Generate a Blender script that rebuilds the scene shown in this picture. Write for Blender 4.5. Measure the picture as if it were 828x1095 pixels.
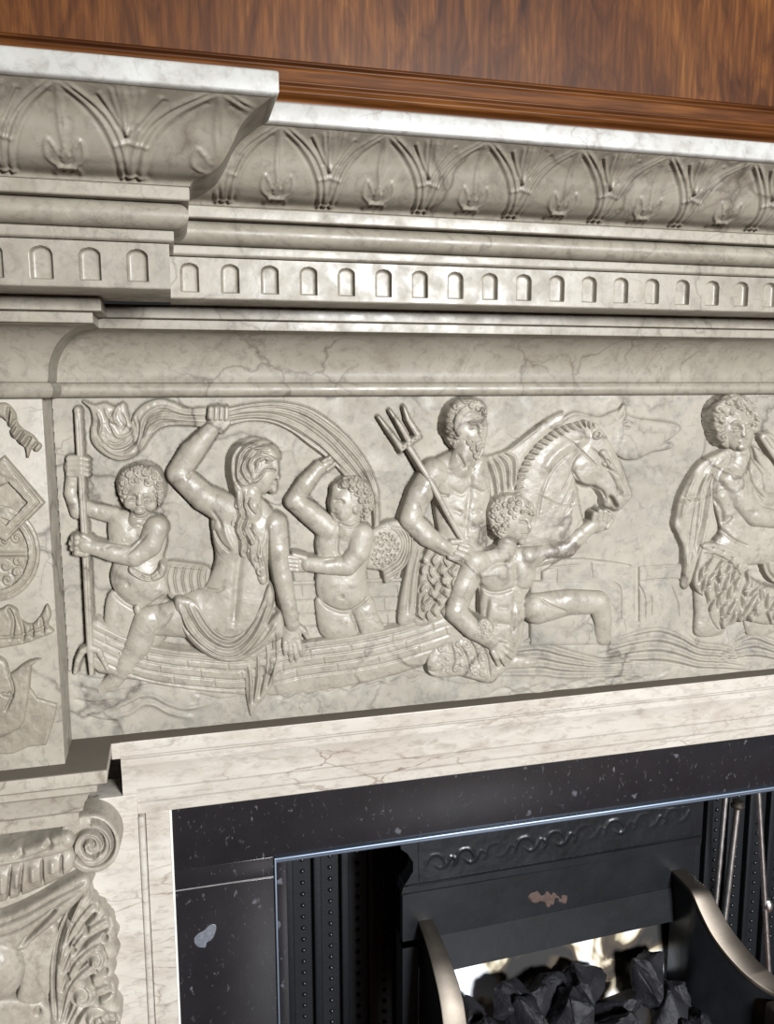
import bpy, bmesh, math, random
import numpy as np
from mathutils import Matrix, Vector
# ---------------------------------------------------------------- start empty
for o in list(bpy.data.objects): bpy.data.objects.remove(o)
scene = bpy.context.scene
COL = scene.collection
# ---------------------------------------------------------------- camera (solved from the photo's vanishing points)
F_PX, YAW, PITCH, ROLL = 883.885, .25389637, .14639358, -.0030443761
D = 0.9            # camera to frieze ground, in drawing units
K = 1.4444         # drawing unit -> metre
ZC = 1.60          # camera height above the floor
def cam_axes():
    cy, sy, cp, sp = math.cos(YAW), math.sin(YAW), math.cos(PITCH), math.sin(PITCH)
    fwd = np.array([sy*cp, cy*cp, -sp]); right = np.array([cy, -sy, 0.]); up = np.cross(right, fwd)
    c, s = math.cos(ROLL), math.sin(ROLL)
    return c*right+s*up, -s*right+c*up, fwd
RA, UA, FA = cam_axes()
cd = bpy.data.cameras.new('camera'); cam = bpy.data.objects.new('camera', cd); COL.objects.link(cam)
cd.sensor_fit = 'VERTICAL'; cd.sensor_height = 36; cd.lens = F_PX/1095*36; cd.clip_start = .02
m = Matrix.Identity(4)
for i in range(3):
    m[i][0], m[i][1], m[i][2] = RA[i], UA[i], -FA[i]
m[0][3], m[1][3], m[2][3] = 0, -D*K, ZC
cam.matrix_world = m
scene.camera = cam
# ---------------------------------------------------------------- light
w = bpy.data.worlds.new('room_light'); scene.world = w; w.use_nodes = True
w.node_tree.nodes['Background'].inputs[0].default_value = (.95, .97, 1, 1)
w.node_tree.nodes['Background'].inputs[1].default_value = .022
def area(name, loc, target, sx, sy, power, col):
    ld = bpy.data.lights.new(name, 'AREA'); ld.shape = 'RECTANGLE'; ld.size = sx; ld.size_y = sy; ld.energy = power; ld.color = col
    o = bpy.data.objects.new(name, ld); COL.objects.link(o); o.location = loc
    o.rotation_euler = (Vector(target)-Vector(loc)).to_track_quat('-Z', 'Y').to_euler(); return o
area('window_daylight', (1.65, -4.8, 2.25), (.55, 0, 1.35), .8, .8, 585, (.97, .98, 1))
scene.view_settings.view_transform = 'Standard'; scene.view_settings.look = 'None'
scene.view_settings.gamma = 1; scene.view_settings.use_curve_mapping = False
scene.view_settings.exposure = 0.0
# ---------------------------------------------------------------- pixel <-> place
def ts(x, y):
    a = (np.asarray(x, float)-414)/F_PX; b = (547.5-np.asarray(y, float))/F_PX
    dx = RA[0]*a+UA[0]*b+FA[0]; dy = RA[1]*a+UA[1]*b+FA[1]; dz = RA[2]*a+UA[2]*b+FA[2]
    return dx/dy, dz/dy
def P(x, y, Y=0.):
    t, s = ts(x, y); return t*(D+Y), s*(D+Y)
def proj(X, Y, Z):
    d = [X, Y+D, Z]
    c = [sum(A[i]*d[i] for i in range(3)) for A in (RA, UA, FA)]
    return 414+F_PX*c[0]/c[2], 547.5-F_PX*c[1]/c[2]
def P3(x, y, Y=0.):
    X, Z = P(x, y, Y); return (float(X), float(Y), float(Z))
# ---------------------------------------------------------------- objects
LOC = {}
def world(v): return (v[0]*K, v[1]*K, v[2]*K+ZC)
def thing(name, label, cat, base=(0, 0, 0), group=None):
    o = bpy.data.objects.new(name, None); COL.objects.link(o); o.empty_display_size = .05
    o.location = world(base); LOC[o.name] = np.array(o.location)
    o['label'] = label; o['category'] = cat
    if group: o['group'] = group
    return o
def mk(name, V, F, mat, parent=None, smooth=True, label=None, kind=None, sharp=None):
    V = np.asarray(V, float).reshape(-1, 3)*K; V[:, 2] += ZC
    off = np.zeros(3)
    if parent is not None: off = LOC[parent.name]
    V = V-off
    me = bpy.data.meshes.new(name)
    F = F if isinstance(F, np.ndarray) else list(F)
    if isinstance(F, np.ndarray):
        n = len(F); me.vertices.add(len(V)); me.vertices.foreach_set('co', V.ravel())
        me.loops.add(n*4); me.loops.foreach_set('vertex_index', F.ravel().astype(np.int32))
        me.polygons.add(n); me.polygons.foreach_set('loop_start', np.arange(0, n*4, 4, dtype=np.int32))
        me.polygons.foreach_set('loop_total', np.full(n, 4, np.int32))
        me.update(calc_edges=True)
    else:
        me.from_pydata(V.tolist(), [], F); me.update()
    if smooth: me.polygons.foreach_set('use_smooth', np.ones(len(me.polygons), bool))
    if sharp: me.set_sharp_from_angle(angle=math.radians(sharp))
    me.materials.append(mat)
    o = bpy.data.objects.new(name, me); COL.objects.link(o)
    if parent is not None:
        o.parent = parent; LOC[o.name] = off
    if label: o['label'] = label
    if kind: o['kind'] = kind
    return o
class MB:
    def __init__(s): s.V = []; s.F = []
    def add(s, V, F):
        n = len(s.V); s.V += [tuple(map(float, v)) for v in V]; s.F += [tuple(int(i)+n for i in f) for f in F]
    def hexa(s, c):   # 8 corners: front 4 (ccw from front), back 4
        s.add(c, [(0, 1, 2, 3), (7, 6, 5, 4), (0, 4, 5, 1), (1, 5, 6, 2), (2, 6, 7, 3), (3, 7, 4, 0)])
    def box(s, x0, x1, y0, y1, z0, z1, b=0.0):
        if b <= 0:
            s.hexa([(x0, y0, z0), (x1, y0, z0), (x1, y0, z1), (x0, y0, z1), (x0, y1, z0), (x1, y1, z0), (x1, y1, z1), (x0, y1, z1)]); return
        bm = bmesh.new(); bmesh.ops.create_cube(bm, size=1)
        for v in bm.verts: v.co = ((x0+x1)/2+v.co.x*(x1-x0), (y0+y1)/2+v.co.y*(y1-y0), (z0+z1)/2+v.co.z*(z1-z0))
        bmesh.ops.bevel(bm, geom=bm.edges[:], offset=b, segments=3, profile=.5, affect='EDGES')
        bm.verts.ensure_lookup_table()
        s.add([v.co for v in bm.verts], [[v.index for v in f.verts] for f in bm.faces]); bm.free()
    def tube(s, pts, rad, n=14, caps=True):
        pts = [Vector(p) for p in pts]; rings = []
        ref = Vector((0, 1, 0))
        for i, p in enumerate(pts):
            t = (pts[min(i+1, len(pts)-1)]-pts[max(i-1, 0)]).normalized()
            if abs(t.dot(ref)) > .95: ref = Vector((1, 0, 0))
            a = t.cross(ref).normalized(); b = t.cross(a)
            r = rad[i] if isinstance(rad, (list, tuple)) else rad
            rings.append([p+(a*math.cos(2*math.pi*k/n)+b*math.sin(2*math.pi*k/n))*r for k in range(n)])
        V = [v for r in rings for v in r]; F = []
        for i in range(len(pts)-1):
            for k in range(n): F.append((i*n+k, i*n+(k+1) % n, (i+1)*n+(k+1) % n, (i+1)*n+k))
        if caps: F.append(tuple(range(n-1, -1, -1))); F.append(tuple((len(pts)-1)*n+k for k in range(n)))
        s.add(V, F)
    def build(s, name, mat, parent=None, smooth=True, sharp=35, **kw): return mk(name, s.V, s.F, mat, parent, smooth, sharp=sharp, **kw)
def fillet(prof, r=.0012, n=3):
    out = []; N = len(prof)
    for i, p in enumerate(prof):
        if i in (0, N-1): out.append(p); continue
        a = np.array(prof[i-1]); b = np.array(p); c = np.array(prof[i+1])
        u = a-b; v = c-b; lu = np.linalg.norm(u); lv = np.linalg.norm(v)
        if lu < 1e-6 or lv < 1e-6 or np.dot(u, v)/(lu*lv) < -.94: out.append(tuple(b)); continue
        q = min(r, lu*.4, lv*.4); A = b+u/lu*q; B = b+v/lv*q
        for k in range(n+1):
            t = k/n; out.append(tuple((1-t)**2*A+2*t*(1-t)*b+t*t*B))
    return out
XL, XR = -.47, 1.42      # ends of the chimneypiece kept
XP, DP = -.116, .064     # breakfront block: right edge, projection
def sweep(name, prof, mat, parent, xp=XP, dp=DP, r=.0012, smooth=True, side=None, main=True, left=True, x1=XR, **kw):
    """run a moulding profile [(projection, z)...] round the breakfront: left front, return, main front"""
    pr = fillet(prof, r) if r else prof
    V = []; F = []
    cols = []
    n = len(pr)
    def col(f): cols.append([f(p, z) for p, z in pr])
    if left:
        col(lambda p, z: (XL-p, 0.05, z)); col(lambda p, z: (XL-p, -dp-p, z)); col(lambda p, z: (xp+p, -dp-p, z))
    if main:
        col(lambda p, z: (xp+p, -p, z)); col(lambda p, z: (x1, -p, z))
    # separate vertices per run so mitres stay crisp
    for a, b in zip(cols[:-1], cols[1:]):
        n0 = len(V); V += a+b
        for j in range(n-1): F.append((n0+j, n0+n+j, n0+n+j+1, n0+j+1))
    return mk(name, V, F, mat, parent, smooth, sharp=40, **kw)
# ---------------------------------------------------------------- materials
def newmat(name):
    mt = bpy.data.materials.new(name); mt.use_nodes = True; nt = mt.node_tree
    return mt, nt, nt.nodes, nt.links, nt.nodes['Principled BSDF']
def node(nt, typ, **kw):
    n = nt.nodes.new(typ)
    for k, v in kw.items():
        if k in ('op', 'blend'): setattr(n, 'operation' if k == 'op' else 'blend_type', v)
        elif hasattr(n, k) and not k.startswith('i_'): setattr(n, k, v)
        else: n.inputs[k[2:].replace('_', ' ')].default_value = v
    return n
def ramp(nt, stops, fac):
    r = nt.nodes.new('ShaderNodeValToRGB'); e = r.color_ramp.elements
    while len(e) < len(stops): e.new(.5)
    for el, (p, c) in zip(e, stops): el.position = p; el.color = (*c, 1) if len(c) == 3 else c
    nt.links.new(fac, r.inputs[0]); return r.outputs[0]
def mix(nt, fac, a, b, blend='MIX'):
    n = nt.nodes.new('ShaderNodeMix'); n.data_type = 'RGBA'; n.blend_type = blend
    for s, v in ((0, fac), (6, a), (7, b)):
        if hasattr(v, 'links') or hasattr(v, 'is_linked'): nt.links.new(v, n.inputs[s])
        else: n.inputs[s].default_value = v if s == 0 else (*v, 1)
    return n.outputs[2]
def noise(nt, vec, scale, detail=4, rough=.55, dist=0.):
    n = nt.nodes.new('ShaderNodeTexNoise'); n.inputs['Scale'].default_value = scale; n.inputs['Detail'].default_value = detail
    n.inputs['Roughness'].default_value = rough; n.inputs['Distortion'].default_value = dist
    nt.links.new(vec, n.inputs['Vector']); return n.outputs['Fac']
def position(nt, scale=(1, 1, 1), off=(0, 0, 0)):
    g = nt.nodes.new('ShaderNodeNewGeometry'); mp = nt.nodes.new('ShaderNodeMapping')
    mp.inputs['Scale'].default_value = scale; mp.inputs['Location'].default_value = off
    nt.links.new(g.outputs['Position'], mp.inputs['Vector']); return mp.outputs[0]
def bump(nt, b, h, strength, dist=.001, nxt=None):
    n = nt.nodes.new('ShaderNodeBump'); n.inputs['Strength'].default_value = strength; n.inputs['Distance'].default_value = dist
    nt.links.new(h, n.inputs['Height'])
    if nxt is not None: nt.links.new(nxt, n.inputs['Normal'])
    return n.outputs[0]
def marble(name, base, alt, stain, vein, vein_amt=.8, vscale=5., rough=.3, off=(0, 0, 0), stain_amt=.5, bmp=.14, stretch=(1, 1, 1)):
    mt, nt, N, L, b = newmat(name)
    p = position(nt, stretch, off)
    c = mix(nt, ramp(nt, [(.35, (0, 0, 0)), (.65, (1, 1, 1))], noise(nt, p, 7, 6, .6, .6)), base, alt)
    st = ramp(nt, [(.5, (0, 0, 0)), (.72, (stain_amt,)*3)], noise(nt, p, 13, 8, .7, .9))
    c = mix(nt, st, c, stain)
    sp = ramp(nt, [(.50, (0, 0, 0)), (.72, (.55,)*3)], noise(nt, p, 62, 6, .7, .5))
    c = mix(nt, sp, c, tuple(x*.62 for x in stain))
    # veins: iso-lines of a warped noise
    d = nt.nodes.new('ShaderNodeTexNoise'); d.inputs['Scale'].default_value = 9; d.inputs['Detail'].default_value = 6; L.new(p, d.inputs['Vector'])
    sc = node(nt, 'ShaderNodeVectorMath', op='SCALE'); L.new(d.outputs['Color'], sc.inputs[0]); sc.inputs['Scale'].default_value = .16
    ad = node(nt, 'ShaderNodeVectorMath', op='ADD'); L.new(p, ad.inputs[0]); L.new(sc.outputs[0], ad.inputs[1])
    vo = nt.nodes.new('ShaderNodeTexVoronoi'); vo.feature = 'DISTANCE_TO_EDGE'; vo.inputs['Scale'].default_value = vscale; L.new(ad.outputs[0], vo.inputs['Vector'])
    vl = ramp(nt, [(.0, (1, 1, 1)), (.012, (.55,)*3), (.035, (0, 0, 0))], vo.outputs['Distance'])
    gate = ramp(nt, [(.47, (0, 0, 0)), (.60, (vein_amt,)*3)], noise(nt, p, 5.5, 3))
    vm = node(nt, 'ShaderNodeMath', op='MULTIPLY'); L.new(vl, vm.inputs[0]); L.new(gate, vm.inputs[1])
    c = mix(nt, vm.outputs[0], c, vein)
    vo2 = nt.nodes.new('ShaderNodeTexVoronoi'); vo2.feature = 'DISTANCE_TO_EDGE'; vo2.inputs['Scale'].default_value = vscale*3.3; L.new(ad.outputs[0], vo2.inputs['Vector'])
    vl2 = ramp(nt, [(.0, (.7,)*3), (.03, (0, 0, 0))], vo2.outputs['Distance'])
    gate2 = ramp(nt, [(.54, (0, 0, 0)), (.66, (vein_amt,)*3)], noise(nt, p, 8.5, 3, .5, .3))
    vm2 = node(nt, 'ShaderNodeMath', op='MULTIPLY'); L.new(vl2, vm2.inputs[0]); L.new(gate2, vm2.inputs[1])
    c = mix(nt, vm2.outputs[0], c, vein)
    L.new(c, b.inputs['Base Color'])
    rr = ramp(nt, [(.3, (rough*.75,)*3), (.7, (rough*1.5,)*3)], noise(nt, p, 30, 4))
    L.new(rr, b.inputs['Roughness'])
    b.inputs['Specular IOR Level'].default_value = .38
    bb = bump(nt, b, noise(nt, p, 120, 5, .6), bmp, .0012)
    bb = bump(nt, b, noise(nt, p, 26, 3, .5), bmp*.8, .003, bb)
    L.new(bb, b.inputs['Normal'])
    return mt
M = {}
M['carved'] = marble('carved_cream_marble', (.305, .282, .232), (.245, .222, .178), (.165, .145, .115), (.06, .045, .034), .8, 5.5, .38)
M['ground'] = marble('relief_ground_marble', (.300, .276, .226), (.235, .216, .176), (.150, .143, .132), (.06, .048, .038), .75, 5.5, .6, (3, 1, 2), .7)
M['cornice'] = marble('cornice_marble', (.245, .225, .180), (.200, .180, .142), (.135, .117, .09), (.06, .045, .033), .55, 9, .38, (7, 4, 1), .8)
M['leaf'] = marble('carved_leaf_marble', (.215, .195, .155), (.170, .152, .118), (.115, .098, .076), (.06, .045, .033), .7, 5, .48, (5, 4, 1), .85)
M['pier'] = marble('pier_marble', (.260, .232, .182), (.215, .190, .148), (.150, .128, .10), (.07, .055, .04), .7, 5, .40, (9, 1, 1), .55)
M['lip'] = marble('shelf_marble', (.34, .34, .32), (.275, .27, .25), (.19, .165, .135), (.10, .075, .055), .8, 6, .36, (11, 2, 5), .55, .1)
M['surround'] = marble('surround_marble', (.46, .435, .385), (.385, .35, .30), (.28, .235, .195), (.14, .10, .07), .8, 14, .3, (2, 9, 4), .6, .12, (.55, 1, 1.5))
M['ledge_brown'] = None
def wood(name, grain_axis):
    mt, nt, N, L, b = newmat(name)
    sc = (6.5, 6.5, 1.7) if grain_axis == 'z' else (1.1, 22, 22)
    p = position(nt, sc)
    d = nt.nodes.new('ShaderNodeTexNoise'); d.inputs['Scale'].default_value = .9; d.inputs['Detail'].default_value = 3; L.new(p, d.inputs['Vector'])
    s_ = node(nt, 'ShaderNodeVectorMath', op='SCALE'); L.new(d.outputs['Color'], s_.inputs[0]); s_.inputs['Scale'].default_value = 3.4 if grain_axis == 'z' else .5
    ad = node(nt, 'ShaderNodeVectorMath', op='ADD'); L.new(p, ad.inputs[0]); L.new(s_.outputs[0], ad.inputs[1])
    f = noise(nt, ad.outputs[0], 1.6, 7, .6, 1.1 if grain_axis == 'z' else .3)
    c = ramp(nt, [(.28, (.022, .006, .0015)), (.42, (.070, .022, .005)), (.57, (.115, .040, .009)), (.76, (.165, .066, .016))], f)
    f2 = noise(nt, position(nt, (70, 70, 4) if grain_axis == 'z' else (4, 90, 90)), 2.2, 4, .6)
    c = mix(nt, ramp(nt, [(.42, (.55,)*3), (.6, (0, 0, 0))], f2), c, (.03, .010, .003))
    L.new(c, b.inputs['Base Color']); b.inputs['Roughness'].default_value = .42; b.inputs['Specular IOR Level'].default_value = .16
    L.new(bump(nt, b, f2, .12, .0006), b.inputs['Normal'])
    return mt
M['panel_wood'] = wood('burr_veneer_wood', 'z')
M['rail_wood'] = wood('moulding_wood', 'x')
def plain(name, col, rough, metal=0., nscale=40, var=.35, bmp=.1, spec=.5):
    mt, nt, N, L, b = newmat(name)
    p = position(nt)
    c = mix(nt, noise(nt, p, nscale, 5, .6), tuple(x*(1-var) for x in col), tuple(min(1, x*(1+var)) for x in col))
    L.new(c, b.inputs['Base Color']); b.inputs['Roughness'].default_value = rough; b.inputs['Metallic'].default_value = metal
    b.inputs['Specular IOR Level'].default_value = spec
    if bmp: L.new(bump(nt, b, noise(nt, p, nscale*3, 4), bmp, .002), b.inputs['Normal'])
    return mt
def slate_mat():
    mt, nt, N, L, b = newmat('black_fossil_marble')
    p = position(nt)
    c = mix(nt, noise(nt, p, 12, 5), (.006, .006, .008), (.017, .017, .019))
    sp = ramp(nt, [(.61, (0, 0, 0)), (.70, (.5,)*3)], noise(nt, position(nt, (1, 1, .55)), 120, 4, .65, .5))
    g = ramp(nt, [(.45, (.15,)*3), (.65, (1, 1, 1))], noise(nt, p, 14, 3))
    mm = node(nt, 'ShaderNodeMath', op='MULTIPLY'); L.new(sp, mm.inputs[0]); L.new(g, mm.inputs[1])
    c = mix(nt, mm.outputs[0], c, (.22, .225, .24))
    # a few larger pale fossils
    vo = nt.nodes.new('ShaderNodeTexVoronoi'); vo.inputs['Scale'].default_value = 24; vo.inputs['Randomness'].default_value = 1
    wv = nt.nodes.new('ShaderNodeTexNoise'); wv.inputs['Scale'].default_value = 60; L.new(p, wv.inputs['Vector'])
    s_ = node(nt, 'ShaderNodeVectorMath', op='SCALE'); L.new(wv.outputs['Color'], s_.inputs[0]); s_.inputs['Scale'].default_value = .02
    ad = node(nt, 'ShaderNodeVectorMath', op='ADD'); L.new(p, ad.inputs[0]); L.new(s_.outputs[0], ad.inputs[1]); L.new(ad.outputs[0], vo.inputs['Vector'])
    fo = ramp(nt, [(.0, (.45,)*3), (.10, (.25,)*3), (.14, (0, 0, 0))], vo.outputs['Distance'])
    sep = nt.nodes.new('ShaderNodeSeparateColor'); L.new(vo.outputs['Color'], sep.inputs[0])
    gt = node(nt, 'ShaderNodeMath', op='GREATER_THAN'); L.new(sep.outputs[0], gt.inputs[0]); gt.inputs[1].default_value = .72
    m2 = node(nt, 'ShaderNodeMath', op='MULTIPLY'); L.new(fo, m2.inputs[0]); L.new(gt.outputs[0], m2.inputs[1])
    c = mix(nt, m2.outputs[0], c, (.20, .21, .235))
    L.new(c, b.inputs['Base Color']); b.inputs['Roughness'].default_value = .22
    return mt
M['slate'] = slate_mat()
M['ledge_brown'] = plain('matt_brown_ledge', (.105, .088, .068), .8, 0, 30, .12, .05)  # ledge top in a matt brown, darker than the marble around it
M['joint'] = plain('grey_joint', (.16, .155, .15), .7, 0, 90, .6, 0)
M['capital'] = marble('capital_marble', (.345, .318, .265), (.285, .256, .208), (.19, .16, .125), (.09, .065, .048), .6, 7, .36, (4, 6, 2), .7)
M['fossil'] = plain('pale_fossil', (.11, .12, .14), .4, 0, 160, .8, .05)
M['grout'] = plain('pale_grout', (.60, .58, .53), .7, bmp=0)
M['steel'] = plain('blued_steel_trim', (.24, .30, .39), .5, 1., 20, .15, .03)
M['iron'] = plain('blackened_cast_iron', (.0115, .0135, .016), .33, .3, 14, .65, .25)
M['soot'] = plain('sooty_black_iron', (.0035, .005, .007), .5, .1, 50, .5, .2)
M['bronze'] = plain('worn_bronze_edge', (.15, .130, .108), .52, 1., 30, .25, .06)
M['rod'] = plain('polished_iron_rod', (.80, .78, .76), .36, 1., 90, .35, .1)
M['coal'] = plain('black_coal', (.010, .010, .013), .62, 0, 35, .6, 1.0, .35)
def ceramic_mat():
    mt, nt, N, L, b = newmat('sooted_white_fireclay')
    p = position(nt)
    f = noise(nt, p, 8.5, 3, .45, .6)
    c = ramp(nt, [(.36, (.008, .007, .006)), (.43, (.055, .038, .02)), (.465, (.46, .40, .28)), (.51, (.74, .77, .82))], f)
    L.new(c, b.inputs['Base Color']); b.inputs['Roughness'].default_value = .6
    return mt
M['ceramic'] = ceramic_mat()
M['rust'] = plain('rust_patch', (.06, .036, .029), .8, 0, 60, .5, .5)
# ---------------------------------------------------------------- relief carving: a height field on the stone, drawn as limbs, outlines and tool marks
def cat(pts, n=6, closed=False):
    p = np.array(pts, float); out = []
    N = len(p); rng = range(N) if closed else range(N-1)
    for i in rng:
        if closed: a, b, c, d = p[(i-1) % N], p[i], p[(i+1) % N], p[(i+2) % N]
        else: a, b, c, d = p[max(i-1, 0)], p[i], p[i+1], p[min(i+2, N-1)]
        for k in range(n):
            t = k/n
            out.append(.5*((2*b)+(-a+c)*t+(2*a-5*b+4*c-d)*t*t+(-a+3*b-3*c+d)*t**3))
    if not closed: out.append(p[-1])
    return np.array(out)
CHAN = []
class Rel:
    """stone relief standing on the plane Y0; heights in thousandths of a drawing unit"""
    def __init__(s, x0, y0, x1, y1, hn=12, step=.6, Y0=0.):
        s.hs = .70 if Y0 == 0. else 1.   # the frieze is cut shallower than it is drawn
        s.x0, s.y0, s.st, s.hn, s.Y0 = x0, y0, step, hn, Y0
        s.nx = int((x1-x0)/step)+1; s.ny = int((y1-y0)/step)+1
        s.PX = (x0+np.arange(s.nx)*step)[None, :]; s.PY = (y0+np.arange(s.ny)*step)[:, None]
        s.H = np.full((s.ny, s.nx), -60.)
    def adj(s, x, y, h):
        Y = s.Y0-h*s.hs/1000.; X, Z = P(x, y, Y); q = proj(X, s.Y0-s.hn*s.hs/1000., Z); return float(q[0]), float(q[1])
    def samp(s, x, y):
        i = min(max(int((y-s.y0)/s.st), 0), s.ny-1); j = min(max(int((x-s.x0)/s.st), 0), s.nx-1); return max(0., s.H[i, j])
    def auto(s, pts):
        out = []
        for x, y in pts:
            h = s.hn
            for _ in range(2):
                q = s.adj(x, y, h); h = s.samp(*q)
            out.append(s.adj(x, y, h))
        return np.array(out)
    def win(s, xa, ya, xb, yb):
        j0 = max(int((xa-s.x0)/s.st), 0); j1 = min(int((xb-s.x0)/s.st)+2, s.nx)
        i0 = max(int((ya-s.y0)/s.st), 0); i1 = min(int((yb-s.y0)/s.st)+2, s.ny)
        if j0 >= j1 or i0 >= i1: return None
        return (slice(i0, i1), slice(j0, j1))
    def put(s, w, h, k):
        a = s.H[w]
        if k > 0:
            r = np.maximum(a, h); q = np.maximum(k-np.abs(a-h), 0); s.H[w] = r+q*q/(4*k)
        else: s.H[w] = np.maximum(a, h)
    def cap(s, pts, k=3., e=1., slope=13.):
        """chain of tapered limbs: (x, y, radius, height of axis)"""
        q = [(*s.adj(x, y, h+r*e*.6), r, h) for x, y, r, h in pts]
        if len(q) == 1: q = q*2
        for (xa, ya, ra, ha), (xb, yb, rb, hb) in zip(q[:-1], q[1:]):
            mg = max(ra, rb)+8+k
            w = s.win(min(xa, xb)-mg, min(ya, yb)-mg, max(xa, xb)+mg, max(ya, yb)+mg)
            if w is None: continue
            X = s.PX[:, w[1]]; Y = s.PY[w[0], :]
            dx, dy = xb-xa, yb-ya; L2 = dx*dx+dy*dy+1e-9
            t = np.clip(((X-xa)*dx+(Y-ya)*dy)/L2, 0, 1)
            d = np.hypot(X-xa-t*dx, Y-ya-t*dy); r = ra+(rb-ra)*t; hc = ha+(hb-ha)*t
            h = np.where(d < r, hc+e*np.sqrt(np.maximum(r*r-d*d, 0)), hc-(d-r)*slope)
            s.put(w, h, k)
        return s
    def ell(s, x, y, rx, ry, ang=0, h=5., dz=8., k=3., slope=13.):
        x, y = s.adj(x, y, h+dz*.6); mg = max(rx, ry)+8
        w = s.win(x-mg, y-mg, x+mg, y+mg)
        if w is None: return s
        c, sn = math.cos(math.radians(ang)), math.sin(math.radians(ang))
        X = s.PX[:, w[1]]-x; Y = s.PY[w[0], :]-y
        u = (X*c+Y*sn)/rx; v = (-X*sn+Y*c)/ry; q = np.sqrt(u*u+v*v)
        s.put(w, np.where(q < 1, h+dz*np.sqrt(np.maximum(1-q*q, 0)), h-(q-1)*min(rx, ry)*slope), k); return s
    def poly(s, pts, h=4., dome=6., R=10., k=2., slope=13., sm=5, tilt=None):
        """outlined mass: rim height h, swelling by dome over the distance R from the edge"""
        pts = [s.adj(x, y, h+dome*.4) for x, y in pts]
        p = cat(pts, sm, True) if sm else np.array(pts)
        mg = 9
        w = s.win(p[:, 0].min()-mg, p[:, 1].min()-mg, p[:, 0].max()+mg, p[:, 1].max()+mg)
        if w is None: return s
        d = s.sdf(p, w)
        if tilt is not None:
            h = h+tilt[0]*(s.PX[:, w[1]]-p[:, 0].mean())+tilt[1]*(s.PY[w[0], :]-p[:, 1].mean())
        q = np.clip(d/R, 0, 1)
        s.put(w, np.where(d > 0, h+dome*np.sqrt(np.maximum(1-(1-q)**2, 0)), h+d*slope), k); return s
    def sdf(s, p, w):
        X = s.PX[:, w[1]]+0*s.PY[w[0], :]; Y = s.PY[w[0], :]+0*s.PX[:, w[1]]
        d2 = np.full(X.shape, 1e9); ins = np.zeros(X.shape, bool)
        for (xa, ya), (xb, yb) in zip(p, np.roll(p, -1, 0)):
            dx, dy = xb-xa, yb-ya; L2 = dx*dx+dy*dy
            if L2 < 1e-9: continue
            t = np.clip(((X-xa)*dx+(Y-ya)*dy)/L2, 0, 1)
            d2 = np.minimum(d2, (X-xa-t*dx)**2+(Y-ya-t*dy)**2)
            if abs(dy) > 1e-9:
                ins ^= ((ya > Y) != (yb > Y)) & (X < dx*(Y-ya)/dy+xa)
        d = np.sqrt(d2); return np.where(ins, d, -d)
    def line(s, pts, wd=1.2, dep=-1.5, sm=5, taper=True):
        """tool mark along a line: negative cuts a groove, positive raises a ridge"""
        p = s.auto(pts)
        if sm and len(p) > 2: p = cat(p, sm)
        n = len(p)-1; mg = wd*3+1
        acc = None
        w = s.win(p[:, 0].min()-mg, p[:, 1].min()-mg, p[:, 0].max()+mg, p[:, 1].max()+mg)
        if w is None: return s
        X = s.PX[:, w[1]]; Y = s.PY[w[0], :]
        best = np.full((Y.shape[0], X.shape[1]), 0.)
        for i in range(n):
            xa, ya = p[i]; xb, yb = p[i+1]; dx, dy = xb-xa, yb-ya; L2 = dx*dx+dy*dy+1e-9
            t = np.clip(((X-xa)*dx+(Y-ya)*dy)/L2, 0, 1); d2 = (X-xa-t*dx)**2+(Y-ya-t*dy)**2
            u = (i+t)/n; a = np.minimum(1, np.minimum(u, 1-u)*5+.25) if taper else 1.
            best = np.maximum(best, a*np.exp(-d2/(wd*wd)))
        H = s.H[w]; s.H[w] = np.where(H > -1, H+dep*1.75*best, H); return s
    def lines(s, L, wd=1.2, dep=-1.5, **k):
        for l in L: s.line(l, wd, dep, **k)
        return s
    def dot(s, x, y, r, dep):
        x, y = s.auto([(x, y)])[0]; w = s.win(x-3*r, y-3*r, x+3*r, y+3*r)
        if w is None: return s
        d2 = (s.PX[:, w[1]]-x)**2+(s.PY[w[0], :]-y)**2
        H = s.H[w]; s.H[w] = np.where(H > -1, H+dep*np.exp(-d2/(r*r)), H); return s
    def curls(s, pts, r=4., amp=2.5):
        for i, (x, y) in enumerate(pts):
            x, y = s.auto([(x, y)])[0]; w = s.win(x-3*r, y-3*r, x+3*r, y+3*r)
            if w is None: continue
            dx = s.PX[:, w[1]]-x; dy = s.PY[w[0], :]-y
            d = np.hypot(dx, dy); th = np.arctan2(dy, dx)
            ph = d/r*1.25-(th*(1 if i % 2 else -1)+i)/(2*math.pi)
            f = amp*np.exp(-(d/r)**4)*(.55+.5*np.cos(2*math.pi*ph))
            H = s.H[w]; s.H[w] = np.where(H > -1, H+f-amp*.4*np.exp(-((d-r*1.05)/(r*.25))**2), H)
        return s
    def cut(s, pts, sm=5):
        q = cat([tuple(a) for a in s.auto(pts)], sm, True)
        w = s.win(q[:, 0].min(), q[:, 1].min(), q[:, 0].max(), q[:, 1].max())
        H = s.H[w]; s.H[w] = np.where(s.sdf(q, w) > 0, -60., H); return s
    def scatter(s, poly, gap, seed=1):
        rnd = random.Random(seed); p = np.array(poly, float); out = []
        def inside(x, y):
            c = False
            for (xa, ya), (xb, yb) in zip(p, np.roll(p, -1, 0)):
                if (ya > y) != (yb > y) and x < (xb-xa)*(y-ya)/(yb-ya)+xa: c = not c
            return c
        for _ in range(900):
            x = rnd.uniform(p[:, 0].min(), p[:, 0].max()); y = rnd.uniform(p[:, 1].min(), p[:, 1].max())
            if inside(x, y) and all((x-a)**2+(y-b)**2 > gap*gap for a, b in out): out.append((x, y))
        return out
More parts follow.
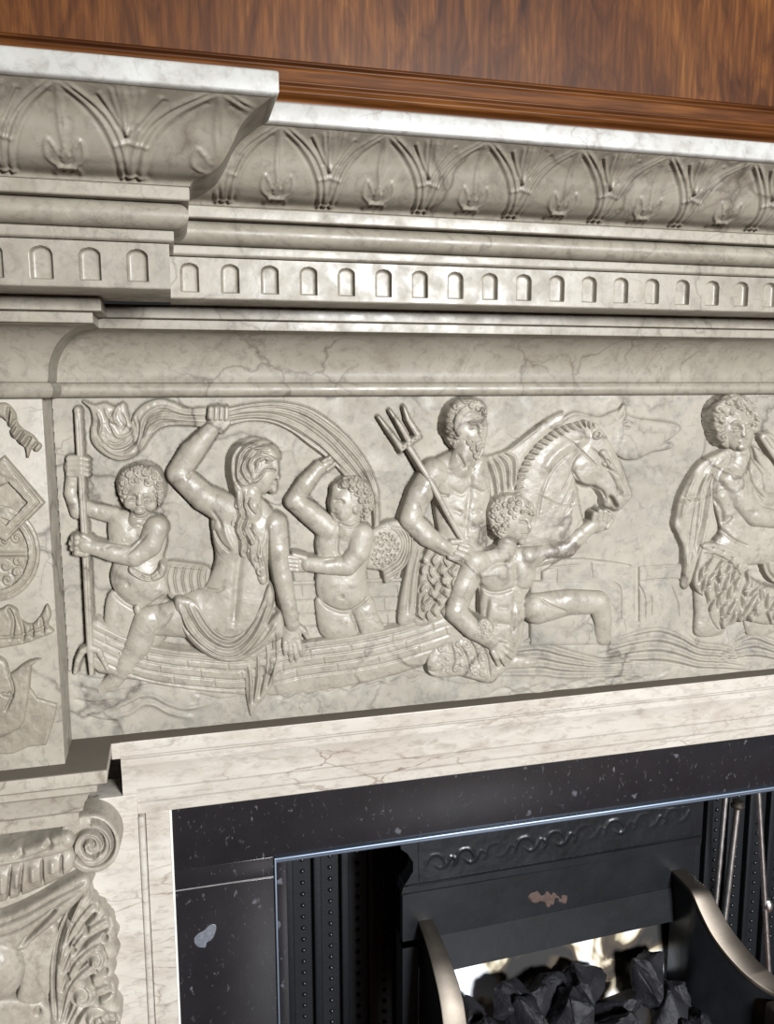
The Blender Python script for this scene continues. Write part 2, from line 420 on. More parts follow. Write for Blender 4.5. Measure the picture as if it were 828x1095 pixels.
    def rough(s, amp, scale, seed=0):
        rs = np.random.RandomState(seed); acc = np.zeros_like(s.H)
        for o in range(3):
            st = scale/2**o; gx = int((s.nx*s.st)/st)+3; gy = int((s.ny*s.st)/st)+3
            g = rs.rand(gy, gx)-.5
            fx = np.arange(s.nx)*s.st/st; fy = np.arange(s.ny)*s.st/st
            ix = fx.astype(int); iy = fy.astype(int); tx = fx-ix; ty = fy-iy; tx = tx*tx*(3-2*tx); ty = ty*ty*(3-2*ty)
            a = g[np.ix_(iy, ix)]; b_ = g[np.ix_(iy, ix+1)]; c = g[np.ix_(iy+1, ix)]; d_ = g[np.ix_(iy+1, ix+1)]
            acc += ((a*(1-tx)+b_*tx)*(1-ty[:, None])+(c*(1-tx)+d_*tx)*ty[:, None])*amp/2**o
        s.H = np.where(s.H > -1, s.H+acc, s.H); return s
    def build(s, name, mat, parent, floor=-7., label=None, keep=-.8, chan=0., **kw):
        if chan: CHAN.append((s, chan))
        H = np.maximum(s.H, floor)
        on = s.H > keep
        cell = on[:-1, :-1] | on[1:, :-1] | on[:-1, 1:] | on[1:, 1:]
        X, Z = P(s.PX+0*s.PY, s.PY+0*s.PX, s.Y0-s.hn*s.hs/1000.)
        V = np.stack([X, s.Y0-H*s.hs/1000., Z], -1).reshape(-1, 3)
        idx = np.arange(s.ny*s.nx).reshape(s.ny, s.nx)
        i, j = np.nonzero(cell)
        F = np.stack([idx[i, j], idx[i+1, j], idx[i+1, j+1], idx[i, j+1]], -1)
        used = np.zeros(len(V), bool); used[F.ravel()] = True
        remap = np.cumsum(used)-1
        return mk(name, V[used], remap[F], mat, parent, True, label=label, **kw)
#@@STRUCTURE
# ================================================================ the setting
FL = -ZC/K
b = MB(); b.box(-1.6, 2.2, 0.0, .12, .20, 1.0); b.box(-1.6, -.46, .06, .12, FL, .2); b.box(1.40, 2.2, .06, .12, FL, .2)
mk('wall_back', b.V, b.F, M['panel_wood'], smooth=False, kind='structure')
pr = fillet([(0.0, .2285), (.036, .2285), (.036, .280), (.030, .283), (.031, .286), (.0365, .2885), (.0385, .2915), (.036, .295), (.029, .2965), (.027, .300), (.030, .3025), (.030, .3040), (.024, .3055), (.024, .3175), (.021, .3205), (.012, .3225), (.006, .3235), (.006, .327), (.010, .329), (.008, .332), (0.0, .334)], .0012)
V = []; F = []; n = len(pr)
for x in (-1.6, 2.2): V += [(x, -p, z) for p, z in pr]
for j in range(n-1): F.append((j, n+j, n+j+1, j+1))
mk('trim_1', V, F, M['rail_wood'], smooth=True, kind='structure', sharp=40)
b = MB(); b.box(-1.6, 2.2, -2.6, .5, FL-.03, FL)
mk('floor', b.V, b.F, M['rail_wood'], smooth=False, kind='structure')
# ================================================================ chimneypiece: shelf
shelf = thing('mantel_shelf', 'pale veined marble mantel shelf with carved leaf moulding, directly under the wood panelling', 'mantel shelf', (.4, 0, .16))
sweep('shelf_slab', [(-.02, .2110), (.1975, .2110), (.2010, .2125), (.2010, .2275), (.1985, .2290), (-.02, .2290)], M['lip'], shelf, r=.0015, label='white polished marble slab edge')
CY = [(.1375, .1590), (.1400, .1625), (.1500, .1652), (.1560, .1682), (.1605, .1715), (.1650, .1775), (.1695, .1855), (.1735, .1935), (.1790, .2005), (.1860, .2055), (.1935, .2098), (.1960, .2112)]
def dline(A, B, p):
    best = np.full(A.shape, 1e9)
    for (xa, ya), (xb, yb) in zip(p[:-1], p[1:]):
        dx, dy = xb-xa, yb-ya; t = np.clip(((A-xa)*dx+(B-ya)*dy)/(dx*dx+dy*dy+1e-12), 0, 1)
        best = np.minimum(best, np.hypot(A-xa-t*dx, B-ya-t*dy))
    return best
PER = .0889
def leaf_pattern(a, bb):
    """a: place along the run in units of the repeat, bb: 0 foot .. 1 lip; returns carved height"""
    a = (a+.5) % 1.0-.5; s = np.abs(a)
    X = s*PER; Y = bb*.074
    def L(pts, wd, am):
        p = cat([(x*PER, y*.074) for x, y in pts], 6); d = dline(X, Y, p); return am*np.exp(-(d/wd)**2)
    h = 0*X
    arch = [(.0, 1.0), (.10, .90), (.22, .76), (.33, .60), (.40, .42), (.43, .22), (.44, .0)]
    arch2 = [(.06, 1.0), (.16, .90), (.28, .77), (.39, .62), (.455, .44), (.485, .22), (.49, .0)]
    h = h+L(arch, .0016, .0024)+L(arch2, .0016, .0024)
    h = h-L([(.03, 1.0), (.13, .9), (.25, .765), (.36, .61), (.43, .43), (.458, .22), (.465, .0)], .0011, .0012)
    h = h-L([(x-.035, y-.03) for x, y in arch[1:]], .0012, .0013)
    # field of the pointed arch swells a little
    h = h+.002*np.exp(-((s/.26)**2+((bb-.42)/.32)**2))
    # tulip, spike and foot block
    h = h+L([(.0, .20), (.07, .22), (.135, .29), (.15, .38), (.125, .46), (.09, .42)], .0014, .0020)
    h = h+L([(.0, .40), (.035, .32), (.08, .40)], .0013, .0016)-L([(.045, .36), (.05, .27), (.03, .23)], .0011, .0016)
    h = h+L([(.0, .42), (.018, .60), (.0, .96)], .0016, .0018)
    h = h+L([(.07, .20), (.10, .12), (.09, .0)], .0014, .0018)+L([(.0, .20), (.07, .20)], .0013, .0014)
    for dx in (.035,): h = h-.0022*np.exp(-((X-dx*PER)**2+(Y-.11*.074)**2)/.0013**2)
    # leaf standing between the arches
    h = h+.0022*np.exp(-(((s-.5)/.10)**2+((bb-.80)/.16)**2))
    for x1_, y1_ in ((.5, 1.0), (.40, .95), (.31, .90), (.445, 1.0)): h = h+L([(.5, .54), ((x1_+.5)/2-.015, (.54+y1_)/2), (x1_, y1_)], .0013, .0019)
    h = h-L([(.42, .60), (.37, .72), (.29, .86)], .0012, .0015)
    h = h-L([(.47, .60), (.455, .75), (.43, .97)], .0010, .0014)
    # clasp and foot of the stem
    h = h+L([(.40, .44), (.5, .47)], .0015, .0020)+L([(.41, .04), (.45, .09), (.5, .10)], .0016, .0022)
    return h
def leaf_run(x_of, y_of, n, a_of, nrm, amp=.62):
    pr = cat(CY, 5); seg = np.r_[0, np.cumsum(np.hypot(*np.diff(pr, axis=0).T))]; tt = np.linspace(0, 1, 110)
    pp = np.interp(tt*seg[-1], seg, pr[:, 0]); zz = np.interp(tt*seg[-1], seg, pr[:, 1])
    dp_ = np.gradient(pp); dz_ = np.gradient(zz); ln = np.hypot(dp_, dz_); npj, nz = dz_/ln, -dp_/ln
    u = np.linspace(0, 1, n)[:, None]
    X = x_of(u, pp[None, :]); Y = y_of(u, pp[None, :]); Z = zz[None, :]+0*X
    edge = np.minimum(1, np.minimum(tt, 1-tt)*14)[None, :]
    end = np.minimum(1, np.minimum(u, 1-u)*n/10)
    H = amp*leaf_pattern(a_of(X, Y), tt[None, :]+0*X)*edge*end
    V = np.stack([X+nrm[0]*npj*H, Y+nrm[1]*npj*H, Z+nz*H], -1).reshape(-1, 3)
    idx = np.arange(n*110).reshape(n, 110)
    F = np.stack([idx[:-1, :-1], idx[1:, :-1], idx[1:, 1:], idx[:-1, 1:]], -1).reshape(-1, 4)
    return V, F
A = leaf_run(lambda u, p: (XL-p)+u*(XP+p-XL+p), lambda u, p: -DP-p+0*u, 620, lambda X, Y: np.where(X < -.022, (X+.0674)/PER, .5107+(X+.022)/(PER*1.5)), (0, -1))
B = leaf_run(lambda u, p: XP+p+0*u, lambda u, p: -DP-p+u*DP, 60, lambda X, Y: (Y+.064+.155)/PER+.6, (1, 0), 0.)
C_ = leaf_run(lambda u, p: XP+p+u*(XR-XP-p), lambda u, p: -p+0*u, 1500, lambda X, Y: (X-.0955)/PER, (0, -1))
mk('leaf_moulding', np.vstack([A[0], B[0], C_[0]]), np.vstack([A[1], B[1]+len(A[0]), C_[1]+len(A[0])+len(B[0])]), M['leaf'], shelf, label='beige carved leaf moulding')
# ================================================================ cornice below the shelf
corn = thing('cornice', 'beige marble moulded cornice with a row of round-topped flutes, between shelf and carved frieze', 'cornice', (.4, 0, .06))
sweep('upper_fillet', [(.10, .1483), (.1360, .1483), (.1370, .1493), (.1370, .1583), (.1360, .1593), (.10, .1593)], M['cornice'], corn)
to = [(.118, .1276)]+[(.1245+.0115*math.cos(t), .1378+.0100*math.sin(t)) for t in np.linspace(-1.45, 1.45, 15)]+[(.118, .1480)]
sweep('torus_moulding', to, M['cornice'], corn, r=0)
sweep('lower_fillet', [(.10, .1180), (.1215, .1180), (.1240, .1195), (.1240, .1268), (.1230, .1274), (.10, .1274)], M['cornice'], corn)
ZB0, ZB1, PB = .0815, .1175, .1200
def flute_field(X, Z, centres, hw):
    h = 0*X
    zt, zb = .1125, .0872
    for c in centres:
        dx = np.abs(X-c)/hw
        if dx.min() > 1: continue
        zc = zt-hw*.75
        r = np.where(Z > zc, np.hypot((X-c)/hw, (Z-zc)/(hw*.75)), dx)
        f = -.0052*np.maximum(1-np.clip(r, 0, 1)**9, 0)**.7
        h = np.where((r < 1) & (Z > zb), np.minimum(h, f*np.clip((Z-zb)/.0012, 0, 1)), h)
    return h
def band_run(x0, x1, yf, centres, hw, nx, nz=64):
    x = np.linspace(x0, x1, nx)[:, None]; z = np.linspace(ZB0, ZB1, nz)[None, :]
    X = x+0*z; Z = z+0*x; H = flute_field(X, Z, centres, hw)
    V = np.stack([X, yf-H, Z], -1); 
    V[:, 0, 1] = -.02-(.064 if yf < -.15 else 0); V[:, 1, 2] = ZB0; V[:, 1, 1] = yf+.0008; V[:, 2, 2] = ZB0+.0008
    idx = np.arange(nx*nz).reshape(nx, nz)
    return V.reshape(-1, 3), np.stack([idx[:-1, :-1], idx[1:, :-1], idx[1:, 1:], idx[:-1, 1:]], -1).reshape(-1, 4)
fc = [.0211+.03575*k for k in range(38)]
lc = [-.0214-.0361*k for k in range(12)]
A = band_run(XL-.12, XP+PB, -DP-PB, lc, .0082, 950)
Bv = np.array([(XP+PB, -DP-PB, ZB0), (XP+PB, -PB, ZB0), (XP+PB, -PB, ZB1), (XP+PB, -DP-PB, ZB1)]); Bf = np.array([[0, 1, 2, 3]])
C_ = band_run(XP+PB, XR, -PB, fc, .0080, 2300)
nA, nB = len(A[0]), 4
fb = mk('fluted_band', np.vstack([A[0], Bv, C_[0]]), np.vstack([A[1], Bf+nA, C_[1]+nA+nB]), M['cornice'], corn, sharp=50, label='band of round-topped flutes')
sweep('stepped_fillet', [(.02, .0590), (.0525, .0590), (.0530, .0595), (.0530, .0682), (.0525, .0687), (.0600, .0687), (.0610, .0692), (.0610, .0790), (.058, .0815)], M['cornice'], corn, r=.0008)
cv = [(.0065, .0085)]+[(.0075+.042*(1-math.cos(t)), .0125+.0455*math.sin(t)) for t in np.linspace(0, 1.5, 18)]+[(.049, .0590)]
sweep('cove_moulding', cv, M['cornice'], corn, r=0, label='plain hollow cove')
bd = [(.0, -.0064), (.006, -.0064)]+[(.006+.0055*math.cos(t), .0010+.0072*math.sin(t)) for t in np.linspace(-1.5, 1.5, 12)]+[(.005, .0085)]
sweep('bead_moulding', bd, M['cornice'], corn, r=0)
# ================================================================ marble surround under the frieze
sur = thing('fireplace_surround', 'cream veined marble moulded surround framing the black stone slips, under the carved frieze', 'fireplace surround', (.4, 0, FL))
pr = [(-.03, -.4600), (.0085, -.4600), (.0100, -.4588), (.0108, -.4465), (.0128, -.4435), (.0140, -.4300), (.0158, -.4275), (.0160, -.4120), (.0185, -.4020), (.0205, -.3975), (.0205, -.3900), (.0225, -.3885), (.0228, -.3860), (.0250, -.3848), (.0250, -.3692), (.0246, -.3686)]
pr = fillet(pr, .0008); V = []; F = []; n = len(pr)
for x in (-.0665, XR): V += [(x, -p, z) for p, z in pr]
for j in range(n-1): F.append((j, n+j, n+j+1, j+1))
F.append(tuple(range(n)))
mk('architrave', V, F, M['surround'], sur, sharp=40)
b = MB(); b.box(-.0751, XR, -.0246, .02, -.3720, -.3685, .0003); b.box(XL-.02, -.0752, -.0870, .02, -.3720, -.3685, .0003); b.build('ledge_top', M['ledge_brown'], sur, label='dark brown top of the ledge')
b = MB(); b.box(-.0751, -.0664, -.0250, .02, -.3866, -.3690, .0006); b.build('fascia_end', M['surround'], sur)
b = MB(); b.box(-.0445, -.0190, -.0105, .03, FL, -.4585, .0012); b.build('jamb', M['surround'], sur)
b = MB(); b.box(-.0520, -.0450, -.0185, .03, FL, -.4585, .0025); b.build('jamb_bead', M['surround'], sur)
b = MB(); b.box(-.45, -.0520, -.0160, .03, FL, -.4330, .001); b.build('backing_slab', M['surround'], sur)
b = MB(); b.box(-.0665, -.0520, -.0158, .03, -.4329, -.4250); b.box(-.45, -.05, .06, .09, -.46, -.36); b.build('recess_back', M['surround'], sur)
b = MB(); b.box(-.0195, -.0168, -.0025, .02, FL, -.4600); b.build('mastic_joint', M['grout'], sur, smooth=False, label='white sealant strip')
# ================================================================ black slips
slip = thing('stone_slip', 'black fossil-flecked stone header slip under the marble surround, above the fire opening', 'stone slip', (.4, 0, -.5385))
b = MB(); b.box(-.0170, 1.2, 0, .03, -.5385, -.4600, .0006); b.box(-.0170, .0955, 0, .03, -.5622, -.5380, .0006); b.build('header_slab', M['slate'], slip)
jam = thing('stone_slip', 'black fossil-flecked upright stone slip with a white shell fleck, left of the fire opening', 'stone slip', (.04, 0, FL))
b = MB(); b.box(-.0170, .0955, 0, .03, FL, -.5636, .0006); b.build('jamb_slab', M['slate'], jam)
b = MB(); b.box(.0985, .1125, .018, .05, FL, -.5450, .0006); b.build('inner_slab', M['slate'], jam)
b = MB(); b.box(-.0170, .0955, .0003, .02, -.566, -.560); b.build('grout_line', M['joint'], jam, smooth=False, label='pale grout line')
r = Rel(200, 978, 242, 1022, hn=0, step=.5)
r.poly([(208, 1005), (212, 999), (219, 995), (225, 989), (231, 990), (230, 998), (226, 1005), (221, 1008), (219, 1013), (211, 1012)], .25, .25, 2, 0, 1.0).rough(.5, 5, 3).build('shell_fossil', M['fossil'], jam, floor=-.4, keep=-.05, label='pale shell-shaped fossil fleck')
fr = thing('metal_frame', 'blued steel strip edging the fire opening', 'metal frame', (.4, 0, FL))
b = MB(); b.box(.0957, 1.1, -.0035, .012, -.5425, -.5386, .0014); b.box(.0965, 1.1, .001, .018, -.5480, -.5425, .0018); b.build('top_strip', M['steel'], fr)
b = MB(); b.box(.0957, .0984, -.0035, .02, FL, -.5386, .0010); b.build('side_strip', M['steel'], fr)
# ================================================================ firebox
fbk = thing('fireback', 'dark ribbed cast iron fireback with vertical rows of small beads', 'fireback', (.5, .24, FL))
b = MB(); b.box(.02, 1.2, .24, .27, FL, -.45)
b.box(.02, .045, .03, .24, FL, -.45); b.box(1.15, 1.2, .03, .24, FL, -.45); b.box(.02, 1.2, .05, .27, -.50, -.46)
b.build('back_plate', M['soot'], fbk, smooth=False)
for k in range(24):
    x = .10+k*.042
    if .33 < x < .78: continue
    b = MB(); b.box(x-.006, x+.006, .228, .242, FL, -.47, .002); rb = b.build('rib', M['soot'], fbk)
b = MB()
for k in range(24):
    x = .121+k*.042
    if .33 < x < .78: continue
    for j in range(22):
        z = -.60-j*.0185
        V = []; F = []
        for i in range(4):
            for q in range(6): V.append((x+.0042*math.cos(i*.5)*math.cos(q*1.0472), .2405-.004*math.sin(i*.5), z+.0042*math.cos(i*.5)*math.sin(q*1.0472)))
        for i in range(3):
            for q in range(6): F.append((i*6+q, i*6+(q+1) % 6, i*6+6+(q+1) % 6, i*6+6+q))
        b.add(V, F)
b.build('bead_row', M['iron'], fbk, label='rows of small iron beads', kind='stuff')
grate = thing('fire_grate', 'black cast iron fire basket with pale fireclay back and bronze-edged side plates, holding coal', 'fire grate', (.5, .08, FL))
def prism(pts, y0, y1):
    n = len(pts); V = [(x, y0, z) for x, z in pts]+[(x, y1, z) for x, z in pts]
    return V, [tuple(range(n))[::-1], tuple(range(n, 2*n))]+[(i, (i+1) % n, n+(i+1) % n, n+i) for i in range(n)]
def pxz(L, Y): return [tuple(float(q) for q in P(x, y, Y)) for x, y in L]
# hood plate
sc = pxz([(429, 908), (436, 913), (442, 922), (442, 932), (436, 942), (431, 950), (430, 956)], .068)
XR2 = .722
outl = [(sc[0][0]-.004, -.505)]+sc+[(XR2, -.655), (XR2, -.505)]
b = MB(); b.add(*prism(outl[::-1], .068, .092)); b.build('hood_plate', M['iron'], grate, smooth=False)
b = MB(); zt = -.650
V = [(.272, .066, -.645), (XR2, .066, -.640), (XR2, .079, -.662), (.272, .079, -.667), (.272, .092, -.645), (XR2, .092, -.640), (XR2, .092, -.656), (.272, .092, -.661)]
b.hexa([V[3], V[2], V[1], V[0], V[7], V[6], V[5], V[4]])
b.build('hood_bevel', M['iron'], grate, smooth=False)
b = MB(); b.box(.274, XR2-.002, .079, .092, -.745, -.655); b.build('hood_panel', M['iron'], grate, smooth=False)
b = MB(); b.hexa([(.300, .070, -.785), (.715, .070, -.770), (.715, .078, -.722), (.300, .078, -.735), (.300, .10, -.785), (.715, .10, -.770), (.715, .10, -.722), (.300, .10, -.735)])
b.build('hood_lip', M['iron'], grate, smooth=False)
for xa, xb in ((.274, .296), (.702, .722)):
    b = MB(); b.box(xa, xb, .079, .11, -1.05, -.735); b.build('side_stile', M['iron'], grate, smooth=False)
b = MB(); b.hexa([(.292, .060, -1.0), (.706, .060, -1.0), (.706, .106, -.75), (.292, .106, -.75), (.292, .12, -1.0), (.706, .12, -1.0), (.706, .12, -.75), (.292, .12, -.75)])
b.build('fireclay_back', M['ceramic'], grate, smooth=False, label='white fireclay back streaked with soot')
r = Rel(436, 862, 752, 952, hn=1, Y0=.068, step=.7)
r.poly([(446, 880), (738, 862), (742, 893), (448, 948)], .1, .3, 2, 0, 4, 0)
for k in range(9):
    x = 468+k*32; y = 922-k*6.2
    r.line([(x-14, y+5), (x-8, y-6), (x+2, y-8), (x+8, y), (x+3, y+6), (x-3, y+2)], 1.8, .55+.35*math.sin(k*2.3))
    r.line([(x+8, y+6), (x+14, y-6), (x+20, y-3), (x+17, y+3)], 1.6, .5+.3*math.cos(k*1.7))
r.rough(.5, 9, 3).build('hood_scrollwork', M['iron'], grate, keep=-.3, floor=-.6)
r = Rel(560, 945, 620, 985, hn=1, Y0=.079, step=.7)
r.poly([(566, 958), (574, 954), (580, 957), (588, 953), (597, 957), (607, 958), (604, 966), (596, 964), (588, 970), (580, 963), (572, 965)], .1, .9, 4, 0, .8).rough(2.2, 5, 5).build('rust_scab', M['rust'], grate, label='brown rust patch', floor=-.5, keep=-.2)
def cheek(st, wd0, name_kw):
    V = []; F = []; n = len(st)
    W = [wd0*(1+.65*min(1, i/(n*.55))) for i in range(n)]
    for (X, Y, Z), wd in zip(st, W):
        V += [(X, Y, -1.02), (X+wd, Y, -1.02), (X+wd, Y, Z-.004), (X, Y, Z-.004)]
    for i in range(n-1):
        a, c = i*4, i*4+4
        for q in range(4): F.append((a+q, a+(q+1) % 4, c+(q+1) % 4, c+q))
    F += [(3, 2, 1, 0), tuple((n-1)*4+q for q in range(4))]
    mk('side_plate', V, F, M['iron'], grate, smooth=False)
    b = MB(); V = []; F = []
    for (X, Y, Z), wd in zip(st, W):
        V += [(X-.0015, Y, Z-.006), (X+wd+.0015, Y, Z-.006), (X+wd+.0015, Y, Z-.001), (X+wd, Y, Z), (X, Y, Z), (X-.0015, Y, Z-.001)]
    for i in range(n-1):
        a, c = i*6, i*6+6
        for q in range(6): F.append((a+q, a+(q+1) % 6, c+(q+1) % 6, c+q))
    F += [(5, 4, 3, 2, 1, 0), tuple((n-1)*6+q for q in range(6))]
    mk('bronze_rail', V, F, M['bronze'], grate, sharp=40, label='worn bronze-coloured top edge')
stL = cat([(.2975, .08, -.708), (.2985, .055, -.716), (.2995, .035, -.727), (.3000, .020, -.738), (.3015, .003, -.757), (.302, -.012, -.780), (.302, -.026, -.815), (.302, -.036, -.87), (.302, -.045, -.94)], 5)
cheek(stL, .0165, {})
pr_ = [P3(719, 930, .08), P3(733, 944, .05), P3(742, 955, .032), P3(751, 975, .018), P3(764, 1000, .002), P3(784, 1026, -.02), P3(806, 1047, -.042), P3(830, 1062, -.062), P3(850, 1068, -.08)]
stR = cat([(x, y, z) for x, y, z in pr_], 5)
cheek(stR, .019, {})
b = MB(); X, Y, Z = stR[-1]
b.box(X-.03, X+.06, Y-.02, Y+.02, Z-.06, Z-.012, .004); b.box(.30, X+.03, Y-.004, Y+.012, Z-.11, Z-.07, .003); b.build('front_bar', M['bronze'], grate)
b = MB(); b.box(.30, .74, -.08, .09, -.985, -.970); b.build('coal_tray', M['iron'], grate, smooth=False)
for x, y in ((.31, .085), (.71, .085), (.31, -.07), (.78, -.07)):
    b = MB(); b.box(x-.012, x+.012, y-.012, y+.012, FL, -.96, .003); b.build('foot', M['iron'], grate)
# coal
rnd = random.Random(4)
import mathutils.noise as mn
CO = [(505, 1084, .050, 18, 'small dull coal lump in the left corner of the basket'), (541, 1072, .045, 24, 'dark coal lump at the back left against the white fireclay'), (584, 1066, .050, 26, 'coal lump left of the middle of the basket back'), (626, 1052, .055, 22, 'rounded coal lump under the sooty patch in the middle'), (655, 1076, .03, 26, 'broad coal lump in the centre of the heap'),
      (697, 1044, .050, 27, 'tallest pointed coal lump at the right of the heap'), (720, 1066, .04, 19, 'coal lump leaning against the right side plate'), (716, 1084, .015, 24, 'faceted coal lump low at the right of the heap'), (612, 1089, .02, 24, 'front coal lump below the middle of the basket'), (566, 1098, .015, 26, 'front coal lump near the left rail'),
      (748, 1094, .0, 18, 'coal lump lowest at the right beside the curved plate'), (524, 1104, .02, 22, 'coal lump just inside the left bronze rail'), (668, 1106, -.01, 26, 'coal lump at the lower edge right of centre'), (742, 1112, -.02, 22, 'coal lump at the lower right front'), (620, 1122, -.02, 26, 'coal lump at the lower edge left of centre'),
      (575, 1135, -.02, 26, 'coal lump below the frame edge near the left'), (700, 1140, -.03, 28, 'coal lump below the frame edge near the right')]
for i, (px, py, Y, r_, lab) in enumerate(CO):
    c = P3(px, py, Y); R_ = r_*.00118*1.05
    bm = bmesh.new()
    ax = [rnd.uniform(.8, 1.25) for _ in range(3)]
    for k in range(15):
        v = Vector((rnd.gauss(0, 1), rnd.gauss(0, 1), rnd.gauss(0, 1))).normalized()*rnd.uniform(.85, 1.2)
        bm.verts.new((v.x*R_*ax[0], v.y*R_*ax[1], v.z*R_*ax[2]))
    res = bmesh.ops.convex_hull(bm, input=bm.verts[:])
    junk = [g for g in res['geom_interior'] if isinstance(g, bmesh.types.BMVert)]
    bmesh.ops.delete(bm, geom=junk, context='VERTS')
    bmesh.ops.bevel(bm, geom=bm.edges[:], offset=R_*.06, segments=1, profile=.5, affect='EDGES', clamp_overlap=True)
    bmesh.ops.remove_doubles(bm, verts=bm.verts[:], dist=R_*.03)
    for v in bm.verts:
        if v.co.length > 1.45*R_: v.co *= 1.3*R_/v.co.length
    bmesh.ops.triangulate(bm, faces=bm.faces[:]); bmesh.ops.subdivide_edges(bm, edges=bm.edges[:], cuts=3, use_grid_fill=True)
    for v in bm.verts:
        q = v.co*(1/R_)*1.6+Vector((i*7.1, 0, 0)); v.co *= 1.06+.16*mn.noise(q)+.10*mn.noise(q*2.7)+.05*mn.noise(q*7)
    bm.verts.ensure_lookup_table()
    V = [tuple(np.array(v.co)+c) for v in bm.verts]; F = [[v.index for v in f.verts] for f in bm.faces]; bm.free()
    # top-level mesh with its origin at its own base
    me_o = mk('coal', V, F, M['coal'], smooth=True, sharp=40)
    base = world((c[0], c[1], c[2]-R_))
    me_o.data.transform(Matrix.Translation(-Vector(base))); me_o.location = base
    me_o['label'] = lab; me_o['category'] = 'coal'; me_o['group'] = 'coal heaped in the fire basket'
# fire irons
def rod(name, label, pa, pb, Y, r0, parts):
    a = np.array(P3(*pa, Y)); c = np.array(P3(*pb, Y)); d = (a-c)/np.linalg.norm(a-c)
    foot = a+d*((FL-a[2])/d[2]); t = thing(name, label, 'fire iron', tuple(foot), 'fire irons standing in the opening')
    top = a if 'knob' in parts else a-d*-.05
    if 'knob' not in parts: top = a+d*.035
    L = np.linalg.norm(top-foot); n = 60
    pts = [foot+(top-foot)*k/n for k in range(n+1)]
    b = MB(); b.tube(pts, [r0*(1+.05*math.sin(k*1.9)) for k in range(n+1)]); b.build('shaft', M['rod'], t)
    if 'knob' in parts:
        b = MB(); b.tube([top+d*q for q in (-.006, -.003, .0, .003, .007, .009)], [r0, r0*1.9, r0*2.1, r0*1.5, r0*1.7, r0*.6]); b.build('knob', M['bronze'], t, label='small rounded cap')
    for q in parts.get('collar', []):
        e = np.array(P3(*q, Y)); b = MB(); b.tube([e+d*k for k in (-.010, -.006, 0, .006, .010)], [r0*1.05, r0*1.6, r0*2.0, r0*1.6, r0*1.05]); b.build('collar', M['rod'], t)
    return t
rod('poker', 'bright slim iron rod leaning at the right of the opening, leftmost of three', (775, 862), (766, 960), .155, .0048, {})
rod('shovel', 'duller capped iron rod, middle of the three fire irons', (789, 861), (775, 980), .105, .0050, {'knob': 1})
rod('tongs', 'thin iron rod with a collar partway down, rightmost fire iron', (812, 862), (822, 1035), .12, .0044, {'collar': [(821, 968)]})
#@@RELIEF
# ================================================================ carved frieze panel
fz = thing('frieze_panel', 'carved marble frieze panel of sea figures, boat, horses and waves between cornice and surround', 'frieze panel', (.4, 0, -.3685))
CM = M['carved']
def fig(o, lab): o['label'] = lab; return o
# ---- water along the foot
r = Rel(66, 640, 900, 800, hn=4, step=.8)
wt = [(60, 800), (60, 722), (95, 724), (118, 727), (150, 726), (200, 731), (262, 738), (330, 738), (400, 728), (440, 716), (470, 726), (520, 730), (556, 690), (575, 681), (600, 686), (630, 678), (660, 671), (690, 663), (712, 661), (730, 668), (748, 675), (772, 674), (790, 661), (806, 658), (830, 664), (900, 660), (900, 716), (828, 723), (400, 764), (75, 797)]
r.poly(wt, 1.5, 5.0, 22, 0, 3.0, 2)
r.lines([[(118, 758), (135, 752), (150, 744), (165, 744), (180, 752), (200, 757), (225, 752)], [(115, 768), (138, 762), (152, 753), (165, 753), (182, 762), (205, 767)]], 2.6, 2.2)
r.lines([[(128, 757), (140, 752), (152, 746)], [(86, 735), (110, 740), (135, 738), (160, 733), (190, 738)], [(80, 748), (100, 752), (125, 748)], [(90, 765), (108, 770), (130, 772)], [(210, 742), (235, 748), (258, 745)]], 1.8, -1.3)
for k in range(9):
    x = 300+k*22; y = 748-k*3.4
    r.line([(x-20, y+4+3*math.sin(k*2.1)), (x-6, y-5), (x+8, y-1), (x+22, y-8)], 1.9, 1.2 if k % 2 else -1.1)
for k in range(8):
    r.line([(546-3*k, 692+4*k), (575, 688+4.6*k), (602, 695+4*k), (640, 705+2.4*k), (672, 706+2.0*k), (700, 712+1.2*k)], 2.0, 2.0 if k % 2 else -1.9)
for k in range(9):
    r.line([(652-3*k, 684+4*k), (680, 672+4.6*k), (706, 668+5*k), (728, 676+4.4*k), (748, 688+3.4*k), (776, 692+3*k), (802, 704+1.6*k)], 2.0, 2.0 if k % 2 else -1.9)
for k in range(7):
    r.line([(772-k*4, 700+k*3), (788-k*2, 684+k*4), (806, 676+k*4.5), (824+k*2, 684+k*4), (850, 690+k*4)], 2.0, 2.2 if k % 2 else -2.0)
for k in range(8):
    r.line([(520+k*20, 744-k*2.2), (540+k*20, 736-k*2), (556+k*20, 742-k*2.2), (580+k*20, 732-k*2)], 1.8, 1.0 if k % 2 else -.9)
r.rough(1.6, 16, 2).build('waves', M['ground'], fz, label='rippling carved sea waves', keep=-.5)
# ---- far low relief : chariot body
r = Rel(555, 585, 760, 690, hn=4)
r.poly([(580, 612), (600, 598), (625, 597), (655, 600), (676, 604), (680, 612), (680, 690), (580, 690)], 2.5, 2.6, 4, 0, 4, 0)
r.poly([(684, 606), (730, 603), (742, 604), (742, 690), (684, 690)], 1.8, 2.4, 4, 0, 4, 0)
r.poly([(568, 622), (640, 622), (656, 623), (664, 631), (664, 690), (568, 690)], 5.0, 2.8, 5, 0, 4, 0)
r.lines([[(625, 597), (655, 600), (673, 603), (679, 611), (679, 664)], [(686, 608), (728, 605)], [(684, 626), (690, 640), (690, 665)], [(718, 626), (725, 645), (726, 662)], [(697, 636), (697, 660)], [(596, 607), (596, 626)], [(632, 600), (634, 620)], [(580, 607), (620, 604)], [(656, 623), (664, 631), (664, 667)], [(684, 622), (718, 619), (735, 622)]], 1.0, -1.5, sm=4)
